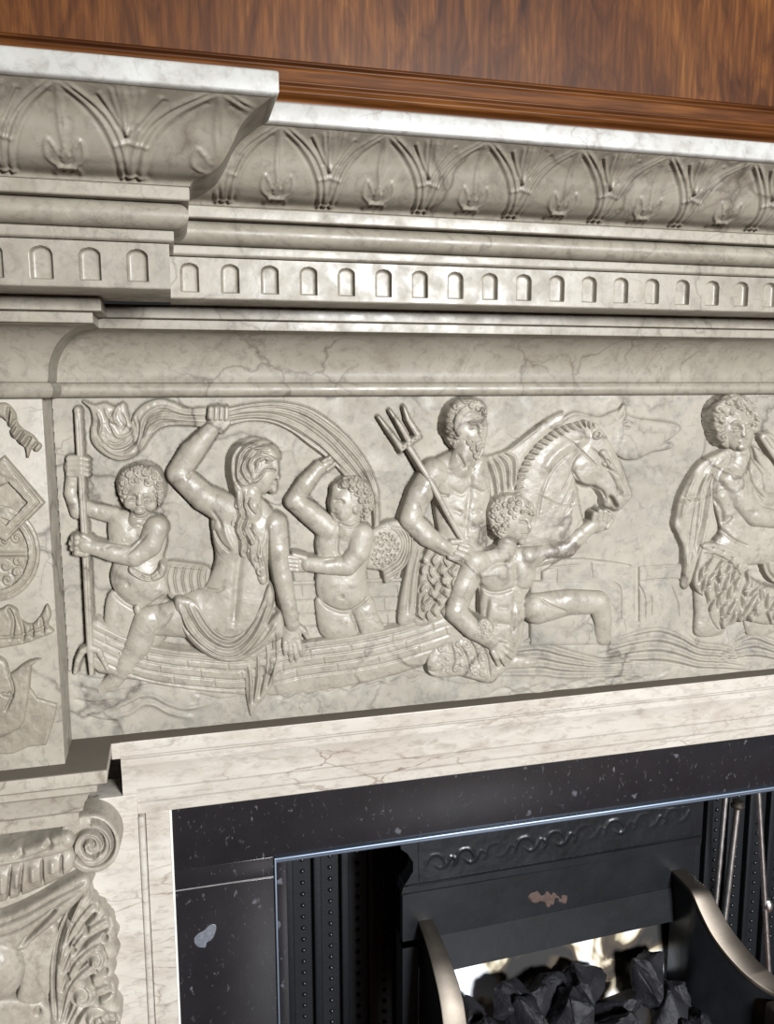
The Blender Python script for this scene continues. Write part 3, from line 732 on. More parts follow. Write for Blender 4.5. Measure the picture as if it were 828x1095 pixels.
r.rough(1.2, 12, 6).build('sea_chariot', M['ground'], fz, label='low shell-sided chariot in faint relief')
# ---- boat
r = Rel(74, 596, 520, 750, hn=10, step=.7)
back = [(300, 622), (440, 618), (452, 650), (430, 690), (300, 700)]
hull = [(97, 664), (116, 671), (137, 683), (166, 692), (215, 698), (262, 700), (322, 688), (380, 680), (430, 669), (478, 654), (500, 664), (500, 690), (470, 704), (440, 716), (400, 728), (330, 742), (262, 744), (200, 738), (150, 728), (118, 722), (98, 712)]
r.poly(hull, 9, 4.5, 14, 0, 3, 2)
r.H = np.where(r.H > -1, r.H*np.clip(1.18-(r.PY-(690-12*np.sin((r.PX-300)/150.)))/80., .16, 1.0), r.H)
for o in (8, 17, 27, 37):
    r.line([(98, 664+o), (137, 683+o), (166, 692+o), (215, 698+o), (262, 700+o), (322, 687+o), (380, 679+o), (430, 668+o), (480, 652+o)], 1.1, -1.6)
r.line([(97, 665), (137, 684), (166, 693), (215, 699), (262, 701), (322, 688), (380, 680), (430, 669), (480, 653)], 2.2, 1.6)
for i in range(26):
    x = 112+i*14.6; o = 8+9.5*(i*7 % 3)
    yy = np.interp(x, [98, 137, 166, 215, 262, 322, 380, 430, 480], [664, 683, 692, 698, 700, 687, 679, 668, 652])
    r.line([(x, yy+o+1), (x+1, yy+o+9)], .8, -1.0, sm=0)
r.rough(1.0, 10, 8)
boat = r.build('boat_hull', CM, fz, label='planked boat hull curving down into the waves', chan=2.5)
r = Rel(300, 606, 450, 700, hn=3)
r.poly(back, 1.2, 1.2, 3, 0, 4, 0)
for y in (624, 640, 655, 668): r.line([(302, y+3), (445, y-2)], .9, -1.3, sm=0)
for x, y in ((322, 632), (410, 646), (424, 632), (318, 660), (414, 664)): r.line([(x, y-7), (x+1, y+7)], .8, -1.0, sm=0)
r.build('boat_planking', M['ground'], boat, label='inner far side planks')
r = Rel(166, 594, 232, 646, hn=8)
r.poly([(177, 602), (200, 602), (222, 606), (225, 615), (216, 634), (186, 642), (175, 625)], 5, 5, 8, 0)
for k in range(10):
    x = 180+k*4.3; r.line([(x+3, 605), (x, 618), (x+3, 634)], .9, -1.5 if k % 2 else 1.2)
r.line([(178, 604), (222, 608)], 1.4, 1.6)
r.build('boat_cushion', CM, boat, label='striated cushion behind the woman', chan=2)
# ---- boy with the reversed trident
r = Rel(60, 480, 190, 700, hn=12)
r.cap([(122, 552, 9, 3), (98, 546, 8, 2), (83, 540, 7, 2)], 4, .8)
r.cap([(82, 548, 7.5, 3), (75, 528, 7, 3), (78, 503, 7.5, 4)], 4, .9)
r.poly([(118, 549), (133, 546), (148, 553), (163, 549), (175, 560), (178, 580), (174, 597), (176, 615), (181, 633), (168, 646), (150, 654), (134, 645), (121, 630), (118, 615), (121, 600), (117, 585), (115, 565)], 4, 11, 20)
r.ell(146, 620, 24, 24, 0, 6, 13, 6); r.ell(134, 574, 15, 12, 0, 6, 9, 6); r.ell(158, 572, 14, 13, 0, 6, 9, 6)
r.poly([(119, 632), (111, 664), (114, 684), (140, 688), (150, 662), (152, 650)], 3, 8, 11)
r.poly([(150, 650), (178, 640), (184, 660), (170, 690), (140, 690)], 3, 7, 11)
r.cap([(147, 556, 10, 9), (151, 545, 9, 11)], 4)
r.ell(151, 526, 21, 24, -8, 8, 16, 3)
r.ell(150, 533, 17, 18, -8, 12, 14, 3); r.ell(139, 538, 7, 7, 0, 20, 7, 4); r.ell(160, 540, 7, 7, 0, 20, 7, 4); r.ell(149, 547, 6, 4, 0, 21, 6, 3)
r.cap([(149, 529, 2.2, 25), (149, 538, 3.4, 27)], 2); r.ell(149.5, 543.5, 4.5, 1.9, 0, 26, 2.4, 1.2)
r.lines([[(138, 533), (142, 531), (146, 533)], [(153, 535), (158, 534), (162, 536)]], 1.5, -2.4)
r.lines([[(137, 535.5), (142, 535), (146, 536)], [(154, 537), (158, 537.5), (162, 538)]], .8, 1.2)
r.line([(145, 544), (149, 543.4), (154, 545)], .8, -2.0); r.lines([[(136, 528), (142, 526), (147, 529)], [(152, 530), (158, 529), (164, 532)]], 1.2, 1.0)
r.line([(143, 552), (150, 555), (158, 552)], 1.2, -1.2)
# near arm reaching across to the staff
r.cap([(166, 566, 13, 15), (160, 584, 12.5, 17), (143, 596, 11, 19), (120, 592, 9.5, 20), (101, 587, 7.6, 20)], 2.5, .95)
r.cap([(101, 587, 7.6, 20), (90, 584, 9, 19)], 3)
for k, (x, y) in enumerate(((78, 576), (76, 581.5), (77, 587), (80, 592))):
    r.cap([(92, y+1, 3.6, 22), (82, y-.5, 3.6, 22), (x, y, 3.0, 17)], .8)
r.cap([(95, 578, 3.4, 22), (88, 574, 3.2, 23)], 1)
for k, y in enumerate((491, 496.5, 502, 507)): r.cap([(74, y, 4, 8), (86, y-.5, 3.6, 11), (93, y+1, 2.6, 9)], .8)
r.ell(80, 500, 12, 12, 0, 3, 8, 3)
r.lines([[(134, 594), (145, 585), (157, 572)], [(131, 586), (120, 583), (113, 586)]], 1.3, -1.6)
r.dot(137, 625, 2.2, -3.5); r.lines([[(122, 634), (134, 645), (146, 651)], [(176, 636), (164, 645), (154, 651)]], 1.6, -2.0)
r.ell(147, 652, 4, 6, 0, 13, 5, 2); r.lines([[(136, 567), (146, 561), (155, 565)]], 1.2, -1.0)
r.dot(132, 578, 1.3, 1.2)
boy = r.rough(.5, 6, 11).build('boy_figure', CM, fz, label='plump curly-haired boy leaning on a reversed trident', chan=3.5)
r = Rel(116, 486, 186, 552, hn=18)
r.ell(151, 524, 24.5, 27, -8, 13, 10, 3).cut([(132, 556), (133, 535), (138, 524), (150, 520), (163, 525), (168, 536), (168, 556)])
hp = [(128, 530), (126, 516), (131, 505), (142, 499), (155, 497), (167, 502), (174, 513), (175, 525), (171, 536), (166, 530), (164, 522), (157, 524), (150, 517), (143, 520), (138, 526), (135, 536)]
r.poly(hp, 16, 9, 14, 0, 6)
r.curls([(131, 516), (138, 508), (147, 505), (156, 505), (164, 510), (170, 519), (134, 525), (148, 514), (158, 516), (168, 528), (142, 514), (152, 499), (129, 527), (127, 518), (133, 504), (143, 500), (163, 502), (172, 512), (175, 523), (128, 536), (172, 534)], 5.2, 3.4)
r.build('hair', CM, boy, chan=3)
r = Rel(130, 596, 186, 628, hn=18)
r.poly([(139, 607), (150, 613), (161, 616), (170, 609), (172, 603), (177, 607), (173, 617), (162, 622), (150, 620), (139, 613)], 23, 3, 4, 0, 5)
r.lines([[(142, 609), (150, 616), (161, 618), (172, 610)], [(144, 613), (152, 617), (163, 620)], [(150, 612), (154, 619)], [(160, 614), (162, 621)], [(168, 609), (171, 616)]], 1.0, -1.3)
r.build('sash', CM, boy, label='narrow twisted sash at the waist')
r = Rel(72, 430, 124, 728, hn=16)
r.cap([(83, 440, 4.0, 7), (86, 500, 3.7, 10), (91, 590, 3.8, 15), (96, 694, 3.6, 15)], 1); r.cap([(82.8, 439, 4.3, 7)], 1)
r.cap([(96, 694, 4, 15), (97, 708, 3.2, 15), (97.5, 721, 2.4, 13)], 1)
r.cap([(96, 693, 4, 14), (88, 697, 3.6, 13), (83, 707, 3.0, 12), (80, 720, 2.2, 9)], 1.5); r.cap([(96, 693, 4, 15), (105, 696, 3.6, 15), (110, 706, 3.0, 15), (115, 716, 2.2, 14)], 1.5)
r.line([(83, 446), (86, 500), (91, 590), (95.5, 690)], .7, -.8)
r.build('staff_trident', CM, boy, label='staff ending in three downward prongs', chan=3.5)
# ---- scarf
r = Rel(82, 424, 262, 498, hn=7)
r.poly([(88, 429), (96, 437), (99, 449), (97, 460), (98, 472), (106, 482), (118, 490), (130, 492.5), (142, 489), (152, 480), (160, 468), (170, 459), (182, 455), (200, 455), (226, 456), (226, 437), (200, 437), (184, 430), (172, 427), (158, 430), (147, 438), (142, 446), (140, 453), (136, 443), (132, 431), (122, 435), (112, 431), (100, 433)], 4.5, 3.5, 5, 0, 6)
r.lines([[(220, 442), (198, 442), (175, 435), (160, 440), (152, 450), (150, 465), (145, 478), (134, 486), (120, 484), (108, 474), (103, 462)], [(222, 450), (198, 449), (172, 447), (158, 455), (153, 468), (147, 481), (134, 489)], [(110, 470), (122, 479), (137, 475), (144, 466), (146, 452)], [(118, 455), (126, 467), (138, 464), (143, 456)], [(104, 440), (108, 452), (106, 464)], [(112, 436), (117, 448), (124, 452)], [(126, 434), (122, 446), (128, 456)]], 1.7, 2.0)
r.lines([[(222, 446), (198, 445), (175, 441), (160, 446), (154, 456), (152, 470)], [(190, 452), (172, 453), (160, 461)], [(146, 446), (148, 462), (143, 474), (132, 481)], [(114, 472), (124, 475), (134, 470)], [(104, 450), (103, 462), (110, 476)], [(120, 440), (115, 452), (120, 462)], [(130, 442), (134, 452), (130, 460)]], 1.2, -2.0)
r.lines([[(142, 449), (145, 460), (142, 472), (134, 480), (122, 482)]], 1.3, -2.6)
scarf = r.rough(.6, 5, 21)
r2 = Rel(232, 424, 412, 600, hn=7)
r2.poly([(236, 440), (258, 434), (280, 431), (305, 431), (330, 437), (352, 450), (372, 468), (388, 488), (399, 508), (405, 530), (405, 570), (401, 570), (399, 545), (394, 528), (386, 517), (372, 512), (358, 497), (345, 486), (330, 475), (315, 463), (300, 455), (283, 450), (262, 450), (236, 456)], 5, 2.5, 4, 0, 6)
r2.lines([[(240, 445), (262, 440), (290, 439), (318, 446), (345, 463), (368, 486), (388, 512), (398, 535)], [(240, 449), (265, 446), (290, 447), (315, 456), (340, 473), (360, 492), (380, 512)], [(245, 441), (270, 436), (300, 435), (326, 443), (350, 458), (372, 478), (391, 503), (402, 535), (402, 560)]], 1.4, 1.9)
r2.lines([[(240, 447), (264, 443), (290, 443), (316, 451), (342, 468), (364, 489), (384, 512)], [(244, 439), (270, 434), (300, 433), (328, 440), (352, 455), (374, 474), (393, 500), (403, 530)], [(242, 452), (268, 448), (295, 451), (322, 465), (345, 481), (364, 500)], [(300, 437), (325, 445), (348, 461), (369, 482), (389, 508), (400, 532)]], 1.1, -2.0)
# ---- woman seen from behind
r = Rel(104, 426, 344, 745, hn=16)
r.poly([(240, 536), (255, 531), (275, 531), (290, 544), (297, 560), (292, 580), (288, 605), (289, 625), (291, 645), (286, 668), (276, 688), (250, 702), (225, 697), (205, 682), (195, 660), (190, 642), (205, 632), (218, 628), (226, 614), (231, 598), (229, 580), (226, 560), (229, 548)], 8, 12, 24)
r.ell(248, 660, 34, 36, 20, 9, 11, 8); r.ell(250, 572, 22, 30, 0, 10, 11, 8); r.ell(275, 575, 16, 26, 0, 10, 10, 8)
# raised arm
r.cap([(243, 546, 17, 8), (218, 533, 14.5, 8), (191, 508, 12.5, 8)], 6)
r.cap([(190, 507, 12.2, 8), (205, 484, 13, 9), (226, 459, 9, 10)], 4)
r.poly([(221, 444), (224, 436), (234, 434), (243, 437), (245, 446), (240, 457), (231, 462), (222, 455)], 10, 7, 8, 3)
for k, x in enumerate((225.5, 231, 236.5, 242)): r.cap([(x, 438, 3.2, 15), (x-.5, 447, 3.1, 17)], .8)
r.lines([[(228.5, 436), (228, 449)], [(234, 436), (233.5, 449)], [(239.5, 437), (239, 449)]], .8, -1.6)
r.cap([(244, 452, 3, 12), (236, 460, 3.6, 14)], 2)
# resting arm
r.cap([(294, 562, 14, 9), (298, 590, 12, 12), (303, 620, 10.5, 14), (309, 648, 9, 15), (313, 668, 7.6, 15)], 3)
r.poly([(305, 668), (320, 668), (323, 682), (320, 690), (306, 692), (301, 682)], 11, 7, 7, 4)
for (xa, ya), (xb, yb) in (((305, 688), (305.5, 701)), ((309.5, 690), (311.5, 707)), ((314.5, 690), (317.5, 707)), ((319, 687), (322.5, 701))): r.cap([(xa, ya, 3.2, 15), ((xa+xb)/2, (ya+yb)/2, 3.0, 15.5), (xb, yb, 2.2, 12)], .8)
r.cap([(319, 671, 3.6, 13), (326, 676, 3.2, 13), (329, 682, 2.4, 11)], 1.5)
# stretched leg
r.cap([(215, 662, 23, 8), (185, 663, 19, 9), (158, 665, 15.5, 10)], 6, .62)
r.cap([(156, 666, 14.5, 10), (148, 690, 14.5, 9), (134, 712, 11, 7), (119, 732, 9, 3)], 4, .8)
r.cap([(122, 728, 9, 3), (108, 738, 7, 0)], 3)
# neck and head
r.cap([(268, 548, 13, 10), (268, 528, 11, 13)], 6)
r.ell(273, 504, 23, 27, 8, 8, 16, 3); r.ell(281, 508, 15, 21, 6, 10, 14, 3)
r.cap([(291, 488, 5, 12), (294, 498, 4, 13), (295.5, 507, 2.6, 14), (297, 511, 2.0, 14)], 2.5); r.cap([(293, 517, 3.4, 13), (292, 524, 4.2, 13)], 2.5)
r.line([(284, 503), (291, 502.5), (294, 504)], 1.2, -2.2); r.line([(285, 500), (292, 499)], 1.1, 1.3); r.line([(289, 518), (295, 518)], .8, -2.0); r.line([(292, 513.5), (297, 513.5)], .9, -1.5)
r.line([(280, 530), (287, 528), (291, 526)], 1.4, -1.5)
# modelling of the back
r.lines([[(262, 560), (258, 590), (254, 620), (252, 645), (250, 668)]], 4, -2.4); r.lines([[(238, 558), (243, 575), (250, 588)], [(290, 560), (284, 578), (276, 590)]], 3, 1.6)
r.lines([[(287, 566), (287, 590), (289, 620)], [(229, 566), (236, 580), (246, 590)]], 1.5, -2.5)
r.lines([[(226, 545), (234, 556), (238, 566)]], 2, -1.6); r.line([(184, 655), (176, 668), (166, 676)], 1.5, -1.4)
r.lines([[(218, 629), (232, 632), (240, 628)], [(205, 505), (200, 512)]], 1.8, -1.6)
woman = r.rough(.5, 7, 31).build('woman_figure', CM, fz, label='woman seated with her back turned, holding a billowing scarf overhead', chan=3.5)
scarf.build('scarf_end', CM, woman, label='curling loose end of the scarf', chan=2.5)
r2.rough(.4, 5, 22).build('scarf', CM, woman, label='scarf arching over the winged child', chan=2.5)
r = Rel(240, 466, 306, 636, hn=22)
r.ell(272, 502, 25, 29, 8, 13, 10, 3).cut([(276, 536), (278, 516), (285, 506), (284, 497), (293, 492), (304, 488), (306, 536)])
hp = [(250, 520), (247, 505), (248, 490), (255, 479), (268, 474), (282, 475), (292, 481), (297, 489), (292, 494), (284, 497), (285, 506), (280, 514), (274, 520), (270, 528), (277, 542), (272, 556), (277, 574), (283, 598), (285, 622), (278, 624), (271, 606), (263, 598), (258, 594), (250, 578), (245, 566), (246, 548), (252, 532)]
r.poly(hp, 19, 6, 10, 0, 4)
for k in range(6):
    x = 250+k*4.5
    r.line([(x, 526), (x-2+3*math.sin(k), 540), (x+3, 552), (x-1, 566), (x+4+k*.5, 580), (x+2+k, 594), (x+6+k, 608)], 1.4, 2.4 if k % 2 else -2.4)
for k in range(9):
    R_ = 7+3.4*k
    r.line([(284-R_*math.cos(t)*1.0+1.2*math.sin(5*t+k), 500-R_*math.sin(t)*.92+1.2*math.cos(6*t+k*2)) for t in np.linspace(-.75 if k > 2 else -.2, 1.75, 9)], 1.25, 2.4 if k % 2 else -2.2, sm=3)
r.line([(283, 484), (287, 492), (284, 502), (278, 510), (268, 516), (256, 518)], 2.0, 2.2)
r.curls([(254, 540), (266, 536), (262, 550), (252, 560), (268, 562), (258, 572), (270, 578), (264, 588), (276, 596), (279, 612)], 5.5, 3.0)
r.lines([[(262, 478), (284, 486), (296, 492)], [(288, 494), (297, 492)]], 1.2, -1.6)
r.line([(250, 518), (262, 512), (275, 514), (282, 506)], 2.0, 2.2)
r.build('hair', CM, woman, label='long wavy hair falling down the back', chan=3)
r = Rel(180, 620, 310, 770, hn=20)
r.poly([(187, 642), (200, 640), (212, 646), (218, 660), (232, 676), (248, 680), (264, 672), (276, 655), (287, 627), (292, 634), (291, 650), (286, 668), (300, 655), (303, 680), (285, 690), (266, 703), (252, 708), (236, 707), (220, 700), (204, 686), (193, 668)], 19, 5, 7, 0, 5)
r.lines([[(192, 648), (200, 668), (214, 686), (232, 698), (248, 700), (262, 692), (278, 670), (288, 640)], [(203, 648), (212, 666), (226, 682), (244, 690), (260, 682), (277, 660)], [(213, 650), (221, 666), (236, 680), (250, 682), (265, 672), (284, 640)], [(195, 660), (205, 680), (220, 695), (236, 704)], [(262, 700), (280, 688), (294, 668)]], 1.6, 2.4)
r.lines([[(197, 648), (206, 667), (220, 684), (238, 694), (254, 692), (270, 676), (286, 645)], [(208, 650), (217, 667), (231, 682), (247, 686), (262, 677), (280, 652)], [(190, 654), (200, 674), (215, 691), (234, 702), (252, 703), (268, 692), (284, 670)]], 1.3, -2.6)
r.poly([(262, 704), (270, 694), (284, 672), (292, 652), (299, 664), (303, 690), (300, 712), (293, 730), (284, 745), (273, 758), (268, 766), (264, 748), (261, 722)], 8, 4, 5, 0, 5)
r.lines([[(266, 712), (268, 730), (268, 752)], [(276, 700), (276, 725), (272, 748)], [(286, 690), (286, 715), (280, 742)], [(296, 676), (296, 705), (288, 732)]], 1.5, 2.2); r.lines([[(271, 706), (272, 730), (270, 752)], [(281, 696), (281, 720), (277, 745)], [(291, 684), (291, 710), (285, 735)]], 1.2, -2.4)
r.rough(.6, 5, 33).build('drapery', CM, woman, label='cloth slung round the hips with a hanging fold')
# ---- winged child
r = Rel(292, 480, 420, 690, hn=13)
r.poly([(345, 556), (355, 553), (372, 560), (390, 562), (402, 572), (402, 590), (394, 604), (393, 620), (396, 635), (400, 646), (385, 654), (374, 657), (358, 654), (342, 642), (338, 625), (340, 600), (338, 580)], 5, 11, 18)
r.ell(366, 630, 22, 24, 0, 8, 11, 6); r.ell(352, 577, 11, 20, 8, 7, 9, 5); r.ell(374, 580, 12, 14, 0, 8, 9, 5)
r.poly([(341, 638), (338, 656), (344, 680), (364, 686), (383, 678), (378, 654)], 4, 10, 14, 4); r.poly([(377, 652), (398, 640), (404, 655), (411, 674), (386, 682)], 4, 10, 13, 3)
r.cap([(352, 566, 13, 6), (330, 548, 12, 6), (315, 537, 10, 6)], 5); r.cap([(314, 537, 9.5, 6), (327, 518, 9.5, 8), (342, 500, 7, 9)], 4)
r.poly([(337, 502), (344, 493), (350, 488), (356, 492), (358, 500), (350, 505), (342, 508)], 8, 6, 6, 3); r.cap([(350, 502, 2.6, 13), (358, 496, 2.4, 13)], 1); r.cap([(346, 494, 2.4, 14), (353, 490, 2.2, 14)], 1); r.lines([[(343, 498), (351, 492)], [(346, 502), (354, 496)]], .8, -1.3)
r.cap([(388, 574, 13.5, 13), (384, 592, 12, 16), (372, 606, 10.5, 18), (350, 606, 9, 18), (330, 604, 7.5, 18)], 2.5)
r.poly([(331, 598), (318, 595), (306, 596), (302, 601), (308, 610), (322, 612), (332, 610)], 15, 5, 6, 3)
for k, y in enumerate((596.5, 601, 605.5, 609.5)): r.cap([(318, y+.5, 2.7, 19), (308+k*.6, y-.5, 2.5, 19), (300+k*2.2, y, 1.9, 16)], .7)
r.cap([(326, 597, 3, 19), (314, 593.5, 2.4, 19)], 1)
r.cap([(372, 568, 12, 9), (373, 556, 11, 11)], 5)
r.ell(377, 537, 21, 24, -10, 8, 15, 3); r.ell(368, 540, 15, 19, -6, 10, 14, 3)
r.cap([(361, 523, 6, 12), (358, 533, 4, 12), (355.5, 541, 2.6, 13)], 2.5); r.cap([(357, 548, 3.2, 13), (360, 555, 4.5, 13)], 2.5); r.ell(368, 549, 9, 8, 0, 17, 7, 4)
r.line([(358, 536), (364, 535.5), (368, 538)], 1.4, -2.4); r.line([(359, 532.5), (366, 532)], 1.2, 1.2); r.line([(355, 549.5), (361, 550)], .9, -2.0); r.line([(356, 544.5), (360, 545)], 1, -1.3)
r.ell(380, 545, 3.5, 5.5, -15, 21, 4, 1); r.line([(364, 560), (374, 564), (384, 560)], 1.3, -1.6)
r.dot(366, 638, 2.2, -3); r.lines([[(342, 642), (354, 650), (370, 654), (384, 648), (396, 636)], [(376, 655), (382, 670), (385, 680)]], 1.6, -2.4); r.lines([[(362, 572), (361, 590), (368, 600)], [(346, 600), (360, 598)]], 1.5, -1.6)
wing_child = r.rough(.5, 6, 41).build('winged_child_figure', CM, fz, label='winged child standing in the boat, one arm raised', chan=3.5)
r = Rel(350, 504, 408, 566, hn=20)
r.ell(378, 535, 23, 26, -10, 13, 10, 3).cut([(366, 522), (374, 526), (376, 540), (384, 543), (382, 566), (352, 566), (350, 528)])
r.poly([(362, 522), (366, 515), (376, 512), (388, 514), (396, 521), (399, 533), (396, 545), (390, 554), (386, 548), (386, 540), (378, 538), (378, 528), (372, 524)], 19, 6, 9, 0, 5)
r.curls([(368, 518), (376, 516), (385, 518), (393, 525), (395, 535), (384, 527), (392, 545), (387, 536), (377, 522), (388, 550), (371, 513), (381, 511), (391, 517), (399, 530), (398, 542), (393, 553)], 5, 3.4)
r.build('hair', CM, wing_child, chan=3)
r = Rel(380, 550, 450, 632, hn=12)
r.poly([(396, 570), (410, 560), (424, 557), (434, 558), (441, 567), (443, 580), (439, 597), (428, 612), (413, 624), (409, 611), (400, 609), (391, 606), (395, 588)], 8, 5, 8, 0, 6)
for k in range(9):
    r.line([(404+k*1.5, 566-k*.6), (421+k*2.2, 565+k*.4), (431+k*1.2, 580+k*1.0), (424+k*1.4, 598+k*1.2), (409+k*1.2, 606+k*1.8)], .9, -1.8 if k % 2 else 1.4)
for (x, y) in r.scatter([(396, 576), (414, 568), (426, 580), (422, 600), (400, 606)], 4.6, 6): r.line([(x-2.5, y-1), (x, y+2), (x+2.5, y-1)], .9, -2.0)
r.build('wing', CM, wing_child, label='feathered wing', chan=3)
# ---- bearded god with trident
r = Rel(418, 420, 560, 670, hn=14)
r.poly([(456, 498), (470, 489), (487, 482), (500, 490), (518, 488), (524, 505), (525, 530), (522, 560), (520, 590), (500, 606), (478, 600), (468, 560), (464, 535), (457, 518)], 6, 11, 18)
r.ell(482, 515, 20, 14, 15, 9, 10, 5); r.ell(510, 514, 13, 14, -10, 9, 9, 5); r.ell(496, 560, 20, 30, 5, 8, 10, 6)
r.cap([(466, 506, 15, 9), (450, 530, 13.5, 10), (440, 556, 12, 12)], 5); r.cap([(440, 556, 12, 12), (458, 574, 11.5, 16), (477, 587, 8, 19)], 4)
r.poly([(474, 580), (486, 577), (500, 582), (506, 590), (500, 600), (488, 601), (476, 594)], 16, 6, 7, 3)
for k, (x, y) in enumerate(((505, 587), (504, 592), (500, 597), (494, 601))): r.cap([(x-12, y-5, 3, 22), (x-4, y-2, 3, 23), (x, y+1, 2.6, 19)], .8)
r.cap([(484, 580, 3.2, 22), (495, 579, 2.8, 23)], 1)
r.cap([(494, 498, 14, 9), (501, 480, 13, 11)], 6)
r.ell(501, 458, 22, 28, -6, 8, 16, 3); r.ell(507, 462, 14, 22, -6, 12, 13, 3)
r.cap([(513, 452, 3, 22), (514.5, 461, 3.2, 25), (515, 466, 2.4, 24)], 2); r.ell(505, 466, 6, 5, 0, 20, 5, 3)
r.lines([[(503, 458), (508, 456), (512, 458)], [(516, 458), (519, 457)]], 1.6, -2.8); r.lines([[(501, 453), (508, 450), (512, 454)], [(515, 453), (520, 452)]], 1.4, 1.6)
r.lines([[(482, 522), (494, 529), (504, 522), (516, 528)], [(503, 505), (503, 524), (500, 550), (498, 578)], [(484, 545), (496, 550)], [(504, 548), (516, 545)], [(486, 562), (497, 565)], [(503, 565), (516, 560)], [(470, 500), (484, 504), (498, 496)], [(500, 492), (506, 504)]], 2.7, -1.35)
r.lines([[(462, 514), (470, 528), (480, 530)], [(490, 486), (498, 500)]], 1.6, -2.4); r.line([(448, 540), (452, 552), (460, 556)], 1.5, -1.4)
god = r.rough(.6, 7, 51).build('bearded_god_figure', CM, fz, label='bearded man with bare chest gripping a trident', chan=3.5)
r = Rel(468, 420, 530, 496, hn=22)
r.ell(500, 456, 24, 30, -6, 13, 10, 3).cut([(497, 448), (510, 444), (520, 446), (528, 452), (526, 496), (486, 496), (490, 474), (498, 466)])
r.poly([(480, 466), (476, 458), (480, 440), (488, 431), (500, 427), (514, 430), (521, 438), (519, 445), (508, 443), (500, 446), (496, 456), (497, 466), (488, 471)], 17, 7, 9, 0, 5)
for k in range(7): r.line([(503-k*2.5, 430+k*1.2), (490-k*1.0, 440+k*3), (483+k*1.2, 454+k*2.2), (490+k*.8, 468-k)], 1.2, 2.0 if k % 2 else -2.0)
r.curls([(512, 436), (505, 434), (484, 464), (491, 466), (517, 440), (482, 474), (480, 456), (481, 444), (488, 434), (498, 428), (510, 428)], 5.0, 2.8)
r.build('hair', CM, god, label='thick swept-back hair', chan=3)
r = Rel(488, 460, 528, 500, hn=25)
r.poly([(495, 466), (501, 470), (509, 469), (516, 469), (520, 473), (518, 482), (513, 491), (507, 490), (500, 481)], 20, 6, 7, 0, 4)
r.lines([[(497, 469), (500, 478), (506, 487)], [(508, 473), (509, 481), (511, 490)], [(518, 474), (516, 482), (512, 490)]], 1.2, -1.5)
r.curls([(500, 474), (505, 480), (509, 487), (512, 480), (516, 477), (507, 473)], 3.4, 2.6); r.line([(502, 468.5), (508, 466.5), (513, 468), (519, 469.5)], 1.5, 1.8); r.line([(507, 471), (513, 470.8), (517, 471.5)], .8, -1.8)
r.build('beard', CM, god)
r = Rel(398, 428, 512, 596, hn=22)
r.cap([(438, 479, 3.0, 14), (458, 510, 3.2, 21), (480, 551, 3.2, 24), (501, 588, 3.2, 22)], 1)
r.poly([(426, 479), (448, 463), (451, 468), (429, 484)], 11, 3.5, 3, 0, 6, 0)
for (xa, ya), (xb, yb), (xc, yc) in (((429, 478), (417, 462), (405, 446)), ((438, 472), (428, 455), (417, 439)), ((447, 465), (437, 449), (432, 435))): r.cap([(xa, ya, 3.5, 10), (xb, yb, 2.5, 10), (xc, yc, 1.0, 9)], 1)
for k in range(5): r.dot(430.5+k*4.4, 479-k*3.0, .9, -3.2)
r.build('trident', CM, god, label='three-pronged trident with a studded crossbar', chan=3.5)
r = Rel(420, 565, 502, 672, hn=14)
r.poly([(455, 580), (470, 588), (484, 598), (494, 604), (492, 625), (482, 656), (460, 668), (442, 668), (443, 640), (447, 608)], 9, 7, 12, 0, 5)
rnd2 = random.Random(5)
for (x, y) in r.scatter([(450, 592), (484, 604), (488, 630), (478, 655), (446, 660)], 8.2, 8):
    a_ = rnd2.uniform(-4, 4); b_ = rnd2.uniform(-3, 3); r.line([(x+4+a_, y-9+b_), (x-2+b_, y-1), (x+2-a_, y+7)], 1.0, -3.0); r.line([(x+5+a_, y-8), (x+1, y-1), (x+4-a_, y+5)], 1.5, 1.9)
r.poly([(443, 575), (453, 582), (448, 610), (444, 664), (427, 668), (427, 648), (434, 612)], 8, 5, 7, 0, 5); r.lines([[(447, 585), (440, 615), (436, 655)]], 2, -1.8); r.line([(455, 586), (448, 612), (445, 655)], 1.3, -3)
r.build('leaf_kilt', CM, god, label='shaggy leafy kilt and hanging strip', chan=3)
r = Rel(510, 440, 604, 545, hn=8)
r.poly([(512, 492), (524, 488), (541, 482), (556, 471), (572, 458), (590, 446), (606, 440), (604, 452), (590, 462), (574, 478), (563, 494), (556, 512), (551, 534), (528, 538), (522, 515)], 3, 5, 9, 0, 4)
for k in range(8): r.line([(519+k*3, 492-k*1.2), (526+k*3.6, 512-k*3), (530+k*3, 534-k*2)], 1.5, 1.8 if k % 2 else -1.8)
r.line([(524, 488), (545, 481), (560, 470), (580, 454)], 1.4, 1.2)
r.rough(.5, 5, 53).build('cloak', CM, god, label='cloak falling from the shoulder', chan=2.5)
